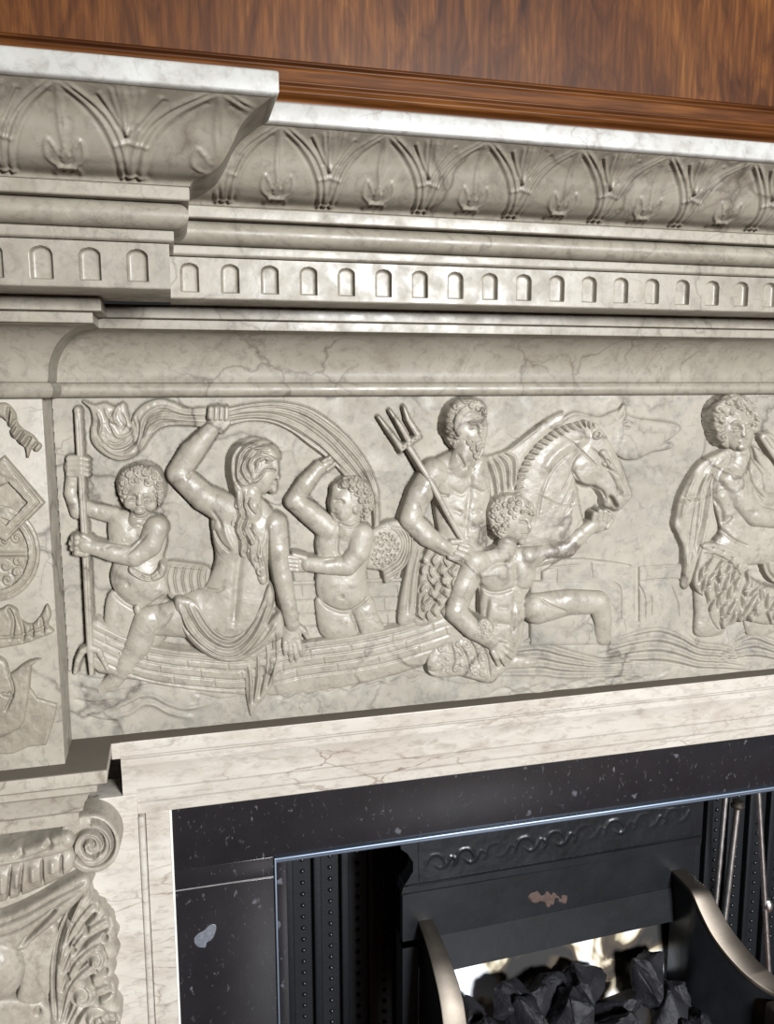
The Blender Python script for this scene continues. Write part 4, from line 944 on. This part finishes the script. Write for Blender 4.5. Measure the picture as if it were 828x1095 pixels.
# ---- horses
r = Rel(585, 425, 738, 500, hn=5)
r.poly([(588, 466), (600, 450), (614, 441), (630, 444), (642, 446), (654, 441), (664, 437), (668, 432), (671, 443), (684, 448), (705, 450), (722, 453), (728, 459), (722, 466), (717, 471), (720, 478), (711, 481), (700, 483), (690, 487), (682, 491), (668, 491), (655, 483), (640, 478)], 2.0, 4.2, 6, 0, 4)
r.ell(674, 473, 17, 17, 0, 3.5, 4.0, 2); r.ell(672, 453, 5, 4.5, 0, 5, 3, 1.5); r.cap([(660, 448, 3, 5), (668, 434, 1.5, 5)], 1.5); r.cap([(690, 456, 8, 3), (720, 458, 5, 3)], 3, .8)
r.lines([[(662, 448), (668, 441)], [(667, 452), (672, 450), (677, 453)], [(668, 457), (674, 457.5)]], 1.1, -2.2); r.dot(724, 458, 1.5, -2); r.dot(716, 472.5, 2.2, -4); r.line([(704, 478), (712, 473), (719, 472)], 1.0, -2.2); r.lines([[(684, 489), (706, 500)]], 1.2, -1); r.line([(590, 462), (604, 449), (618, 443), (635, 447)], 1.5, -1.4)
hb = r.rough(.8, 6, 61).build('far_horse', M['ground'], fz, label='faint outstretched horse head behind the nearer horse', chan=1.6)
r = Rel(545, 440, 690, 600, hn=12)
r.poly([(552, 527), (556, 508), (564, 491), (575, 477), (590, 466), (605, 458), (622, 453), (640, 456), (652, 472), (640, 486), (622, 490), (615, 505), (618, 525), (621, 545), (625, 562), (620, 576), (606, 588), (585, 592), (560, 592), (556, 560)], 5, 9, 20, 0, 5)
r.poly([(634, 454), (644, 460), (655, 476), (664, 495), (673, 519), (676, 530), (671, 537), (663, 545), (655, 543), (647, 541), (645, 530), (638, 521), (628, 519), (617, 513), (612, 501), (616, 487), (624, 474)], 8, 7, 8, 0, 4)
r.ell(630, 501, 17, 17, 0, 13, 4.5, 1.5); r.cap([(646, 485, 4.5, 16), (660, 510, 4, 15), (668, 527, 4, 14)], 3); r.ell(649, 496, 5, 3.6, 40, 17, 3.5, 1.5); r.ell(640, 465, 4.5, 6, 40, 14, 6, 2); r.ell(670, 531, 5, 5, 0, 13, 3, 2)
r.line([(638, 468), (642, 462)], 1.6, -4); r.lines([[(645, 494), (650, 492), (654, 497)], [(646, 499), (651, 500)]], .9, -2.2); r.line([(633, 479), (645, 490), (652, 502), (662, 506)], 1.2, -1.8); r.dot(673.5, 531, 1.8, -4); r.dot(664, 525, 2.2, -2.5)
r.line([(653, 531), (657, 536), (660, 543)], 1.8, -7); r.lines([[(634, 519), (644, 525), (649, 534)], [(612, 502), (622, 517), (636, 521)], [(659, 521), (661, 528), (667, 527)]], 1.2, -2.0)
r.lines([[(582, 505), (592, 488), (608, 476), (626, 470)]], 5, 2.4); r.lines([[(574, 560), (580, 528), (592, 502), (610, 485)], [(600, 530), (609, 512), (616, 500)], [(602, 540), (611, 522)], [(604, 550), (614, 536)]], 1.6, -1.2); r.line([(598, 464), (618, 478), (640, 500)], .9, -1.6); r.line([(574, 528), (600, 540), (622, 540)], .8, -.9)
r.ell(572, 585, 20, 12, 0, 4, 6, 5); r.rough(.9, 9, 63)
horse = r.build('near_horse', CM, fz, label='arch-necked horse with open mouth and cheek disc', chan=3)
r = Rel(546, 446, 646, 536, hn=14)
mane = [(552, 530), (556, 508), (564, 490), (576, 475), (590, 464), (606, 456), (624, 451), (636, 455)]
r.cap([(x+2, y+2, 4.5, 8) for x, y in mane], 3)
mp = cat(mane, 5)
for i, (x, y) in enumerate(mp[:-1]):
    tx, ty = mp[i+1]-mp[i]; l = math.hypot(tx, ty); nx_, ny_ = -ty/l, tx/l
    r.line([(x-nx_*2, y-ny_*2), (x+nx_*4+tx/l*3, y+ny_*4+ty/l*3), (x+nx_*9+tx/l*2, y+ny_*9+ty/l*2)], 1.1, -2.6 if i % 2 else 2.0)
r.build('mane', CM, horse, label='cropped ridged mane', chan=2)
# ---- young sea god in front
r = Rel(470, 524, 668, 722, hn=17)
r.poly([(508, 592), (525, 588), (540, 580), (554, 586), (567, 584), (577, 594), (574, 610), (571, 626), (562, 640), (562, 660), (557, 690), (546, 712), (528, 708), (517, 682), (514, 655), (513, 630), (508, 615)], 10, 10, 18)
r.ell(529, 615, 18, 15, 12, 14, 9, 5); r.ell(562, 614, 12, 14, -10, 13, 8, 5); r.ell(530, 655, 9, 10, 0, 14, 8, 5); r.ell(548, 656, 8, 10, 0, 14, 7.5, 5); r.ell(532, 679, 9, 10, 0, 14, 8, 5); r.ell(548, 680, 8, 10, 0, 14, 7.5, 5); r.ell(537, 665, 20, 30, 0, 14, 8, 5)
r.cap([(511, 604, 15, 12), (497, 630, 12.5, 14), (489, 655, 11.5, 16)], 7, .85); r.cap([(489, 656, 12, 17), (507, 674, 10.5, 20), (525, 686, 8, 21)], 4)
r.poly([(518, 680), (529, 680), (541, 688), (545, 697), (538, 703), (527, 698), (519, 690)], 18, 6, 7, 3)
for (xa, ya), (xb, yb) in (((538, 689), (549, 696)), ((536, 694), (548, 704)), ((532, 697), (541, 711)), ((528, 698), (533, 711))): r.cap([(xa, ya, 3, 21), ((xa+xb)/2+.6, (ya+yb)/2-.6, 2.9, 22), (xb, yb, 2.1, 18)], .8)
r.cap([(530, 682, 3.2, 22), (542, 686, 2.8, 22), (548, 690, 2, 20)], 1)
r.cap([(568, 597, 12.5, 10), (590, 592, 11, 9), (608, 587, 10, 9), (622, 573, 8.5, 10), (636, 562, 7, 11)], 4)
r.poly([(631, 560), (636, 549), (645, 545), (653, 548), (654, 556), (648, 566), (638, 570)], 10, 6, 7, 3)
for k, (x, y) in enumerate(((637, 550), (642.5, 547), (648, 547.5), (652.5, 550))): r.cap([(x-1.5, y+8, 2.7, 15), (x, y, 2.7, 17), (x+2, y+1, 2.2, 15)], .8)
r.cap([(650, 564, 2.8, 15), (655, 557, 2.3, 15)], 1)
r.cap([(577, 652, 17, 8), (610, 645, 14, 9), (642, 645, 12.5, 10)], 5); r.cap([(643, 646, 12, 10), (646, 664, 10, 8), (646, 682, 9, 4)], 3)
r.cap([(542, 592, 11, 8), (544, 580, 10, 10)], 7)
r.ell(549, 556, 22, 25, 15, 10, 17, 3); r.ell(555, 563, 15, 19, 12, 14, 14, 3)
r.cap([(564, 556, 2.5, 24), (567, 564, 2.8, 25), (567, 567, 2.2, 24)], 2); r.cap([(562, 572, 3.2, 22), (559, 579, 4.5, 20)], 2.5)
r.lines([[(556, 559), (561, 558), (564, 560)], [(567, 559), (570, 559)]], 1.3, -2.2); r.line([(559, 572), (564, 571.5), (567, 572)], .8, -2.0); r.line([(555, 555), (561, 554)], 1.1, 1.1)
r.lines([[(514, 626), (524, 633), (538, 633), (551, 628)], [(552, 628), (562, 631), (572, 626)]], 2.2, -1.9); r.lines([[(551, 600), (552, 628), (550, 655), (548, 685)], [(532, 650), (546, 651)], [(554, 648), (562, 646)], [(530, 667), (546, 668)], [(516, 614), (530, 604), (545, 602)], [(548, 600), (552, 592)]], 2.6, -1.3); r.dot(549, 672, 1.8, -2.5); r.dot(552, 629, 2.4, 2.2)
r.lines([[(523, 640), (520, 660), (524, 678)], [(512, 612), (514, 630), (512, 645)]], 1.6, -2.4); r.line([(578, 640), (590, 648), (606, 654)], 1.4, -1.4); r.line([(576, 605), (586, 598), (602, 597)], 1.2, -1.2)
sea_god = r.rough(.5, 7, 71).build('young_man_figure', CM, fz, label='curly-haired youth half risen from the sea, reaching to the horse', chan=3.5)
r = Rel(512, 520, 584, 588, hn=24)
r.ell(548, 555, 24, 27, 15, 13, 10, 3).cut([(548, 590), (550, 566), (556, 556), (566, 553), (577, 555), (580, 590)])
r.poly([(525, 562), (523, 548), (528, 537), (540, 530), (554, 530), (567, 536), (574, 545), (573, 552), (564, 551), (556, 554), (549, 562), (544, 572), (538, 577), (530, 572)], 19, 8, 10, 0, 5)
r.curls(r.scatter([(526, 562), (524, 546), (532, 536), (552, 532), (570, 540), (571, 550), (556, 552), (546, 564), (538, 577), (522, 568)], 5.4, 12), 4.0, 3.8)
r.build('hair', CM, sea_god, label='tight curls', chan=3)
r = Rel(450, 650, 585, 740, hn=16)
r.poly([(457, 712), (458, 700), (468, 691), (482, 687), (496, 678), (511, 665), (518, 662), (527, 668), (526, 676), (532, 690), (545, 700), (560, 702), (577, 706), (566, 715), (545, 716), (536, 722), (526, 731), (508, 727), (492, 723), (472, 725), (461, 722)], 10, 6, 10, 0, 6)
r.lines([[(500, 682), (508, 695), (512, 712)], [(492, 690), (500, 705), (502, 722)], [(516, 690), (522, 706), (524, 724)], [(482, 690), (486, 704), (482, 718)], [(540, 702), (532, 714)]], 1.6, -2.0); r.lines([[(508, 672), (518, 680), (524, 690)]], 1.2, 1.6); r.ell(466, 710, 9, 9, 0, 12, 6, 3); r.dot(468, 709, 2, -2.5); r.dot(459, 714, 1.4, -2); r.line([(458, 717), (466, 719), (474, 715)], 1, -1.8)
r.curls(r.scatter([(470, 694), (510, 672), (524, 680), (520, 720), (476, 720)], 7, 15), 4, 1.5)
r.rough(1.0, 5, 73).build('fish_skin', CM, sea_god, label='shaggy fish-headed pelt under the hand', chan=3)
r = Rel(505, 655, 536, 694, hn=28)
r.poly([(507, 676), (513, 664), (520, 662), (529, 670), (523, 684), (517, 686)], 27, 4, 5, 0, 8); r.curls(r.scatter([(508, 676), (515, 664), (527, 671), (521, 685)], 4, 2), 3, 1.6)
r.build('fur_cuff', CM, sea_god, label='furry band on the forearm')
# ---- youth at the right
r = Rel(730, 418, 880, 690, hn=15)
r.poly([(766, 503), (776, 494), (790, 489), (806, 491), (828, 503), (848, 520), (846, 560), (842, 600), (812, 604), (784, 604), (762, 598), (768, 580), (772, 565), (765, 540), (762, 520)], 7, 11, 18)
r.ell(785, 525, 18, 20, 0, 10, 10, 5); r.ell(788, 585, 22, 18, 0, 9, 9, 5); r.ell(815, 525, 14, 18, 0, 10, 8, 5)
r.cap([(785, 514, 14.5, 10), (797, 535, 13, 14), (810, 552, 11.5, 17), (836, 556, 9.5, 19), (860, 550, 8, 18)], 3)
r.cap([(798, 502, 13, 4), (795, 484, 11, 7)], 6, .8)
r.ell(788, 452, 24, 28, 0, 8, 16, 3); r.ell(793, 460, 16, 23, -4, 13, 14, 3)
r.cap([(796, 455, 2.4, 26), (797, 465, 3.0, 28)], 2); r.ell(796, 472.5, 4.5, 1.8, -5, 26, 2.2, 1); r.ell(795, 478, 5, 4, 0, 23, 4, 2)
r.lines([[(784, 458), (789, 456), (793, 459)], [(799, 458), (803, 455), (807, 457)]], 1.6, -2.8); r.lines([[(784, 461), (789, 460.5), (793, 461)], [(800, 460), (806, 459.5)]], .8, 1.2); r.lines([[(782, 453), (788, 451), (793, 454)], [(798, 453), (804, 450), (808, 452)]], 1.2, 1.2); r.line([(792, 472.5), (796, 472), (800, 471.5)], .8, -1.8)
r.poly([(743, 628), (752, 624), (766, 640), (776, 660), (774, 678), (745, 680), (744, 655)], 6, 9, 12, 4); r.poly([(800, 640), (835, 640), (838, 672), (800, 680)], 5, 6, 12, 3)
r.lines([[(772, 566), (786, 578), (800, 584)], [(764, 532), (772, 545), (774, 562)], [(776, 560), (784, 552)], [(800, 500), (806, 520), (818, 534)]], 1.7, -2.2)
r.rough(.9, 6, 81)
youth = r.build('cloaked_youth_figure', CM, fz, label='cloaked youth in a feathered kilt at the right edge', chan=3.5)
r = Rel(752, 414, 824, 492, hn=24)
r.ell(788, 451, 26, 30, 0, 13, 10, 3).cut([(780, 492), (779, 460), (784, 449), (796, 444), (806, 449), (809, 460), (806, 492)])
r.poly([(766, 462), (763, 448), (766, 435), (775, 427), (790, 423), (803, 428), (811, 438), (813, 452), (809, 464), (805, 458), (804, 447), (797, 443), (788, 444), (780, 448), (777, 458), (778, 468), (774, 474), (769, 470)], 18, 8, 10, 0, 5)
r.lines([[(776, 432), (784, 436), (788, 443)], [(784, 428), (787, 436), (795, 441)], [(795, 428), (797, 436), (803, 442)], [(770, 440), (776, 444), (780, 452)], [(768, 452), (773, 456), (774, 466)], [(806, 436), (808, 446), (808, 458)]], 1.4, -2.2)
r.curls([(784, 440), (793, 438), (802, 442), (774, 448), (771, 460), (774, 468), (808, 452), (780, 431), (792, 430), (770, 438), (765, 448), (766, 462), (769, 474), (774, 428), (785, 424), (798, 425), (808, 434), (812, 446), (812, 460)], 5.4, 3.0)
r.build('hair', CM, youth, label='wavy parted hair', chan=3)
r = Rel(716, 470, 832, 636, hn=10)
r.poly([(784, 479), (766, 486), (750, 495), (737, 513), (727, 534), (724, 550), (722, 562), (727, 574), (732, 588), (731, 612), (729, 626), (735, 630), (742, 616), (750, 596), (760, 578), (768, 566), (764, 545), (763, 518), (772, 503), (786, 495)], 8, 4, 6, 0, 6)
r.lines([[(776, 488), (756, 506), (746, 530), (740, 560), (736, 590), (733, 622)], [(764, 496), (752, 518), (748, 545), (744, 580), (738, 610)], [(762, 520), (758, 545), (752, 575), (744, 600)], [(744, 506), (734, 530), (728, 556)]], 1.6, 2.2)
r.lines([[(770, 492), (752, 512), (744, 538), (739, 570), (735, 600)], [(763, 506), (756, 530), (751, 560), (743, 592)], [(732, 532), (738, 536), (748, 534)]], 1.4, -2.6); r.line([(728, 537), (735, 534), (742, 537)], 1.6, 2)
r.poly([(806, 478), (818, 486), (829, 500), (832, 520), (828, 530), (823, 512), (812, 496)], 12, 4, 4, 0, 6)
r.rough(.5, 5, 83).build('cloak', CM, youth, label='cloak hanging in long folds', chan=2.5)
r = Rel(736, 578, 868, 690, hn=18)
r.poly([(752, 586), (768, 588), (788, 596), (798, 612), (812, 624), (830, 630), (850, 632), (850, 664), (822, 668), (800, 664), (782, 668), (770, 674), (760, 660), (756, 642), (746, 632), (743, 622), (747, 604)], 15, 5, 9, 0, 6)
r.poly([(752, 586), (756, 581), (776, 584), (794, 594), (803, 612), (798, 618), (786, 604), (768, 594)], 18, 3, 4, 0, 6)
for (x, y) in r.scatter([(750, 600), (790, 608), (830, 636), (830, 660), (768, 668), (748, 625)], 9, 9):
    a_ = rnd2.uniform(-4, 3); b_ = rnd2.uniform(-3, 3); r.line([(x+6+b_, y-11), (x, y-1+a_), (x-3-a_, y+9+b_)], 1.0, -3.0); r.line([(x+7, y-8), (x+3, y+a_), (x+1-a_, y+6)], 1.5, 2.0)
for x, y in ((762.5, 586), (773.5, 590), (782.5, 597)): r.dot(x, y, 1.5, -4)
r.line([(754, 592), (768, 595), (784, 604), (796, 620)], 1.2, -2.4)
r.build('feather_kilt', CM, youth, label='feathered kilt with a studded belt', chan=3)
r = Rel(808, 455, 880, 540, hn=12)
r.cap([(818, 468, 4.5, 8), (834, 492, 4.5, 10), (850, 515, 4.5, 11)], 1.5); r.poly([(815, 464), (824, 463), (832, 470), (832, 486), (824, 484)], 9, 4, 4, 1, 6, 0); r.lines([[(818, 468), (828, 482)], [(823, 466), (830, 476)]], .8, -1.5)
r.build('carved_club', CM, youth, label='rounded end of a club beside the youth', chan=3)
r = Rel(808, 555, 880, 640, hn=16)
r.ell(836, 597, 19, 28, 0, 9, 7, 2); r.line([(820, 590), (822, 610), (832, 622)], 1.4, -2); r.dot(828, 597, 3.0, -8); r.dot(852, 597, 3.0, -8)
r.build('lyre', CM, youth, label='part of a rounded stringed instrument', chan=3)
# ---- the ground, cut back in a narrow channel round the figures
r = Rel(40, 402, 900, 815, hn=0, step=.75)
PXg = r.PX+0*r.PY; PYg = r.PY+0*r.PX
Xg, Zg = P(PXg, PYg, 0.)
ch = np.zeros(PXg.shape)
for s_, c_ in CHAN:
    qx, qy = proj(Xg, -s_.hn*s_.hs/1000., Zg)
    j = np.round((qx-s_.x0)/s_.st).astype(int); i = np.round((qy-s_.y0)/s_.st).astype(int)
    ok = (i >= 0) & (j >= 0) & (i < s_.ny) & (j < s_.nx)
    mk_ = np.zeros(PXg.shape); mk_[ok] = (s_.H[i[ok], j[ok]] > -1)
    ch = np.maximum(ch, mk_*c_)
for k in range(3):
    pd = np.pad(ch, 1, mode='edge')
    nb = np.maximum.reduce([pd[:-2, 1:-1], pd[2:, 1:-1], pd[1:-1, :-2], pd[1:-1, 2:]])
    ch = np.maximum(ch, nb*(.70 if k < 1 else .45))
r.H = np.zeros(PXg.shape); r.rough(.7, 30, 91); r.H -= ch*1.5
X_, Z_ = P(PXg, PYg, 0.)
ins = (X_ > -.1160) & (Z_ < -.0040) & (Z_ > -.3700)
r.H = np.where(ins, r.H, -60)
r.build('ground_slab', M['ground'], fz, keep=-9, floor=-20)
b = MB(); b.box(.83, XR, 0, .03, -.3685, -.0050); b.box(-.1159, XR, .022, .03, -.3685, -.005); b.build('backing', M['ground'], fz, smooth=False)
#@@PIER
# ================================================================ breakfront pier at the left, carved with a trophy
pier = thing('carved_pier', 'projecting marble pier block at left carved with ribbons, wheel and tablet, beside the frieze', 'carved pier', (-.28, -.05, -.3685))
b = MB(); b.box(XL, XP, -DP, .03, -.3685, -.0050, .0008); b.build('pier_block', M['carved'], pier)
CM2 = M['pier']
b = None
def tr(name, f, lab=None, hn=5, box=(-40, 425, 74, 815)):
    r = Rel(*box, hn=hn, step=.7, Y0=-DP); f(r); r.rough(.6, 6, len(name)); return r.build(name, CM2, pier, label=lab)
def f1(r):
    r.poly([(-20, 436), (0, 431), (9, 433), (16, 442), (18, 452), (24, 459), (34, 465), (40, 472), (44, 477), (39, 483), (33, 480), (29, 490), (27, 480), (20, 473), (12, 465), (8, 453), (0, 446), (-20, 450)], 3.5, 3, 4, 0, 6)
    r.lines([[(9, 434), (8, 452)], [(17, 448), (10, 460)], [(24, 460), (17, 470)], [(33, 466), (26, 478)], [(40, 473), (34, 480)]], 1.6, -3); r.lines([[(13, 440), (12, 455)], [(20, 456), (14, 466)], [(29, 464), (22, 474)]], 2, 2)
tr('ribbon', f1, 'crinkled ribbon at the top of the trophy', box=(-40, 425, 60, 500))
def f2(r):
    r.poly([(4, 488), (47, 538), (6, 579), (-30, 560), (-36, 520)], 6, 1.5, 3, 0, 6, 0)
    r.H = np.where((np.abs(r.PX-6)*1.0+np.abs(r.PY-537)*.95 < 24), np.minimum(r.H, 2.2), r.H)
    r.poly([(-30, 520), (18, 505), (22, 511), (-28, 530)], 5.5, 1.5, 2, 0, 6, 0); r.line([(6, 494), (41, 537), (8, 571)], 1, -1.5, sm=0)
tr('carved_tablet', f2, 'square framed tablet set on its corner', box=(-40, 480, 60, 590))
def f3(r):
    r.ell(-6, 592, 48, 52, 0, 4, 2.2, 0); d = np.hypot((r.PX+6)/48., (r.PY-592)/52.)
    r.H = np.where(d < .76, np.minimum(r.H, 2.0), r.H)
    r.line([(-8, 592), (30, 592)], 2.4, 2.4, sm=0); r.curls([(6, 605), (18, 612), (8, 620), (20, 600), (4, 578), (18, 575)], 6, 2.4)
    r.line([(-6+43*math.cos(t), 592+46*math.sin(t)) for t in np.linspace(-1.2, 1.5, 14)], .9, -1.3)
tr('carved_wheel', f3, 'wheel rim with leafy spokes', hn=4, box=(-40, 536, 60, 652))
def f4(r):
    r.poly([(-20, 654), (0, 652), (8, 648), (17, 652), (23, 664), (34, 668), (44, 658), (50, 647), (54, 658), (51, 668), (57, 676), (44, 682), (20, 690), (-20, 692)], 4, 3, 5, 0, 6)
    r.lines([[(8, 650), (14, 664), (12, 684)], [(18, 654), (24, 672), (24, 686)], [(34, 668), (34, 682)], [(44, 660), (46, 678)]], 1.8, -2.6); r.line([(-10, 682), (20, 681), (40, 674), (54, 668)], 1.4, -2)
tr('ribbon', f4, 'folded ribbon below the wheel', box=(-40, 640, 70, 700))
def f5(r):
    r.poly([(-20, 738), (30, 733), (40, 747), (61, 753), (58, 770), (49, 797), (30, 799), (15, 806), (-20, 808)], 2.2, 1.4, 3, 0, 6, 0)
    r.poly([(-20, 706), (0, 704), (7, 712), (10, 722), (22, 713), (32, 707), (43, 706), (33, 713), (31, 735), (26, 770), (12, 784), (-20, 787)], 5, 2.5, 5, 0, 6, 2)
    r.lines([[(10, 722), (14, 740), (6, 760)], [(2, 742), (14, 745)]], 1.4, -2.4); r.dot(10, 742, 2, -4)
tr('carved_scroll', f5, 'torn-edged scroll over an axe-like blade', box=(-40, 698, 72, 814))
# ================================================================ capital of the pilaster
cap = thing('pilaster_capital', 'marble pilaster capital with spiral volute, beads and curling acanthus at lower left', 'capital', (-.2, -.04, -.7))
cp = [(-.030, -.4400), (-.0100, -.4400), (-.0095, -.4265), (-.0080, -.4245), (-.0050, -.4225), (-.0020, -.4120), (.0015, -.4060), (.0025, -.4030), (.0040, -.4005), (.0115, -.3960), (.0125, -.3880), (.0170, -.3868), (.0190, -.3848), (.0225, -.3830), (.0234, -.3700), (.0225, -.3690)]
sweep('abacus_moulding', cp, M['capital'], cap, xp=-.098, dp=.064, r=.0008, main=False)
pr2 = fillet(cp, .0008); V = []; F = []; n = len(pr2)
for y in (-.064, -.01): V += [(-.098+p, y-p if y < -.05 else y, z) for p, z in pr2]
for j in range(n-1): F.append((j, n+j, n+j+1, j+1))
mk('abacus_return', V, F, M['capital'], cap, sharp=40)
b = MB(); b.box(XL+.02, -.115, -.024, -.01, FL, -.43, .001); b.build('pilaster_shaft', M['capital'], cap)
r = Rel(-40, 866, 146, 1130, hn=30, Y0=-.016, step=.7)
r.poly([(-40, 920), (0, 913), (30, 908), (72, 892), (74, 909), (20, 923), (-40, 934)], 40, 6, 8, 0, 6)
r.dot(22, 912, 3.5, -9); r.dot(52, 902, 3.5, -9); r.lines([[(-20, 922), (20, 915), (66, 901)]], 1.2, -2)
r.poly([(-40, 932), (20, 922), (74, 909), (76, 932), (40, 952), (0, 966), (-40, 974)], 34, 9, 22, 0, 6)
r.lines([[(12, 926), (13, 960)], [(24, 924), (26, 956)], [(45, 918), (46, 946)], [(-8, 928), (-8, 966)], [(66, 914), (66, 936)]], 1.4, -4); r.lines([[(18, 930), (19, 950)], [(35, 924), (36, 944)], [(56, 918), (57, 934)], [(2, 934), (3, 956)]], 4, 2.4)
ech = r.rough(.6, 8, 4).build('echinus', M['capital'], cap, label='curved band of carved egg shapes')
r = Rel(56, 862, 146, 946, hn=34, Y0=-.016, step=.6)
r.ell(97, 904, 31, 31, 0, 31, 5, 2, 13); r.poly([(66, 892), (68, 881), (84, 877), (104, 876), (118, 881), (126, 892), (116, 898), (98, 890), (80, 892)], 29, 5, 6, 3, 13)
sp = [(97+(27-25*t)*math.cos(-1.5+t*14.5), 905+(27-25*t)*math.sin(-1.5+t*14.5)) for t in np.linspace(0, 1, 60)]
r.line(sp, 1.6, -5.5, sm=2, taper=False); sp2 = [(97+(24-22.5*t)*math.cos(-1.5+t*14.5), 905+(24-22.5*t)*math.sin(-1.5+t*14.5)) for t in np.linspace(0, .95, 60)]
r.line(sp2, 1.5, 2.0, sm=2, taper=False); r.dot(97, 905, 3, 3)
r.rough(.5, 6, 5).build('volute', M['capital'], cap, label='spiral volute')
r = Rel(-40, 934, 146, 1130, hn=22, Y0=-.016, step=.7)
r.poly([(-40, 990), (0, 982), (40, 964), (76, 942), (92, 938), (95, 952), (62, 985), (34, 1008), (20, 1018), (-40, 1018)], 20, 9, 14, 0, 6)
r.lines([[(-20, 996), (20, 982), (60, 960), (90, 944)], [(-20, 1006), (16, 996), (50, 976), (84, 954)]], 1.6, -3); r.line([(22, 1012), (40, 994), (60, 974)], 2, -6)
r.poly([(18, 1014), (50, 988), (62, 998), (54, 1036), (52, 1064), (36, 1076), (18, 1070), (24, 1040)], 14, 5, 8, 0, 6)
r.poly([(-40, 1076), (46, 1072), (54, 1110), (54, 1130), (-40, 1130)], 15, 5, 8, 0, 6); r.dot(40, 1082, 3, -8)
r.ell(-8, 1042, 33, 34, 0, 18, 22, 3)
r.rough(.8, 9, 6).build('festoon', M['capital'], cap, label='swag with a large smooth fruit')
r = Rel(40, 930, 146, 1130, hn=20, Y0=-.016, step=.55)
r.poly([(92, 942), (97, 960), (103, 969), (110, 972), (113, 980), (119, 984), (120, 993), (125, 1002), (122, 1012), (126, 1022), (120, 1031), (122, 1042), (118, 1050), (124, 1060), (123, 1070), (129, 1080), (126, 1100), (120, 1130), (60, 1130), (53, 1062), (54, 1020), (62, 996), (74, 972), (84, 956)], 14, 8, 12, 0, 6)
for (xa, ya), (xb, yb), (xc, yc), w_ in (((66, 1016), (80, 988), (98, 968), 4.5), ((66, 1040), (84, 1004), (112, 984), 5), ((66, 1060), (80, 1030), (104, 1012), 5.5), ((64, 1090), (74, 1056), (96, 1034), 5), ((70, 1100), (88, 1070), (114, 1054), 5), ((84, 1110), (100, 1092), (120, 1084), 5)):
    r.cap([(xa, ya, 2.5, 16), (xb, yb, w_, 20), (xc, yc, w_*.9, 19), (xc+7, yc+6, w_*.6, 14)], 2, .8)
    r.line([(xa, ya), (xb, yb), (xc, yc), (xc+7, yc+6)], 1.2, -3.2); r.line([(xa+5, ya+3), (xb+8, yb+6), (xc+4, yc+10)], 1.8, -7)
r.ell(103, 1028, 11, 10, 0, 18, 8, 2); r.curls([(103, 1028)], 9, 6); r.ell(88, 1066, 16, 15, 0, 15, 9, 2); r.curls([(88, 1066), (102, 1094)], 12, 6)
r.line([(90, 948), (74, 976), (62, 1010), (58, 1050), (60, 1090)], 1.8, -5); r.line([(96, 946), (84, 966), (72, 996), (64, 1030)], 1.6, 3)
for x, y in ((74, 990), (92, 994), (78, 1018), (112, 1040), (72, 1046), (104, 1072), (112, 1004), (96, 1050)): r.dot(x, y, 2.8, -12)
r.rough(1.0, 6, 7).build('acanthus_leaf', M['capital'], cap, label='deeply curled acanthus leaf')
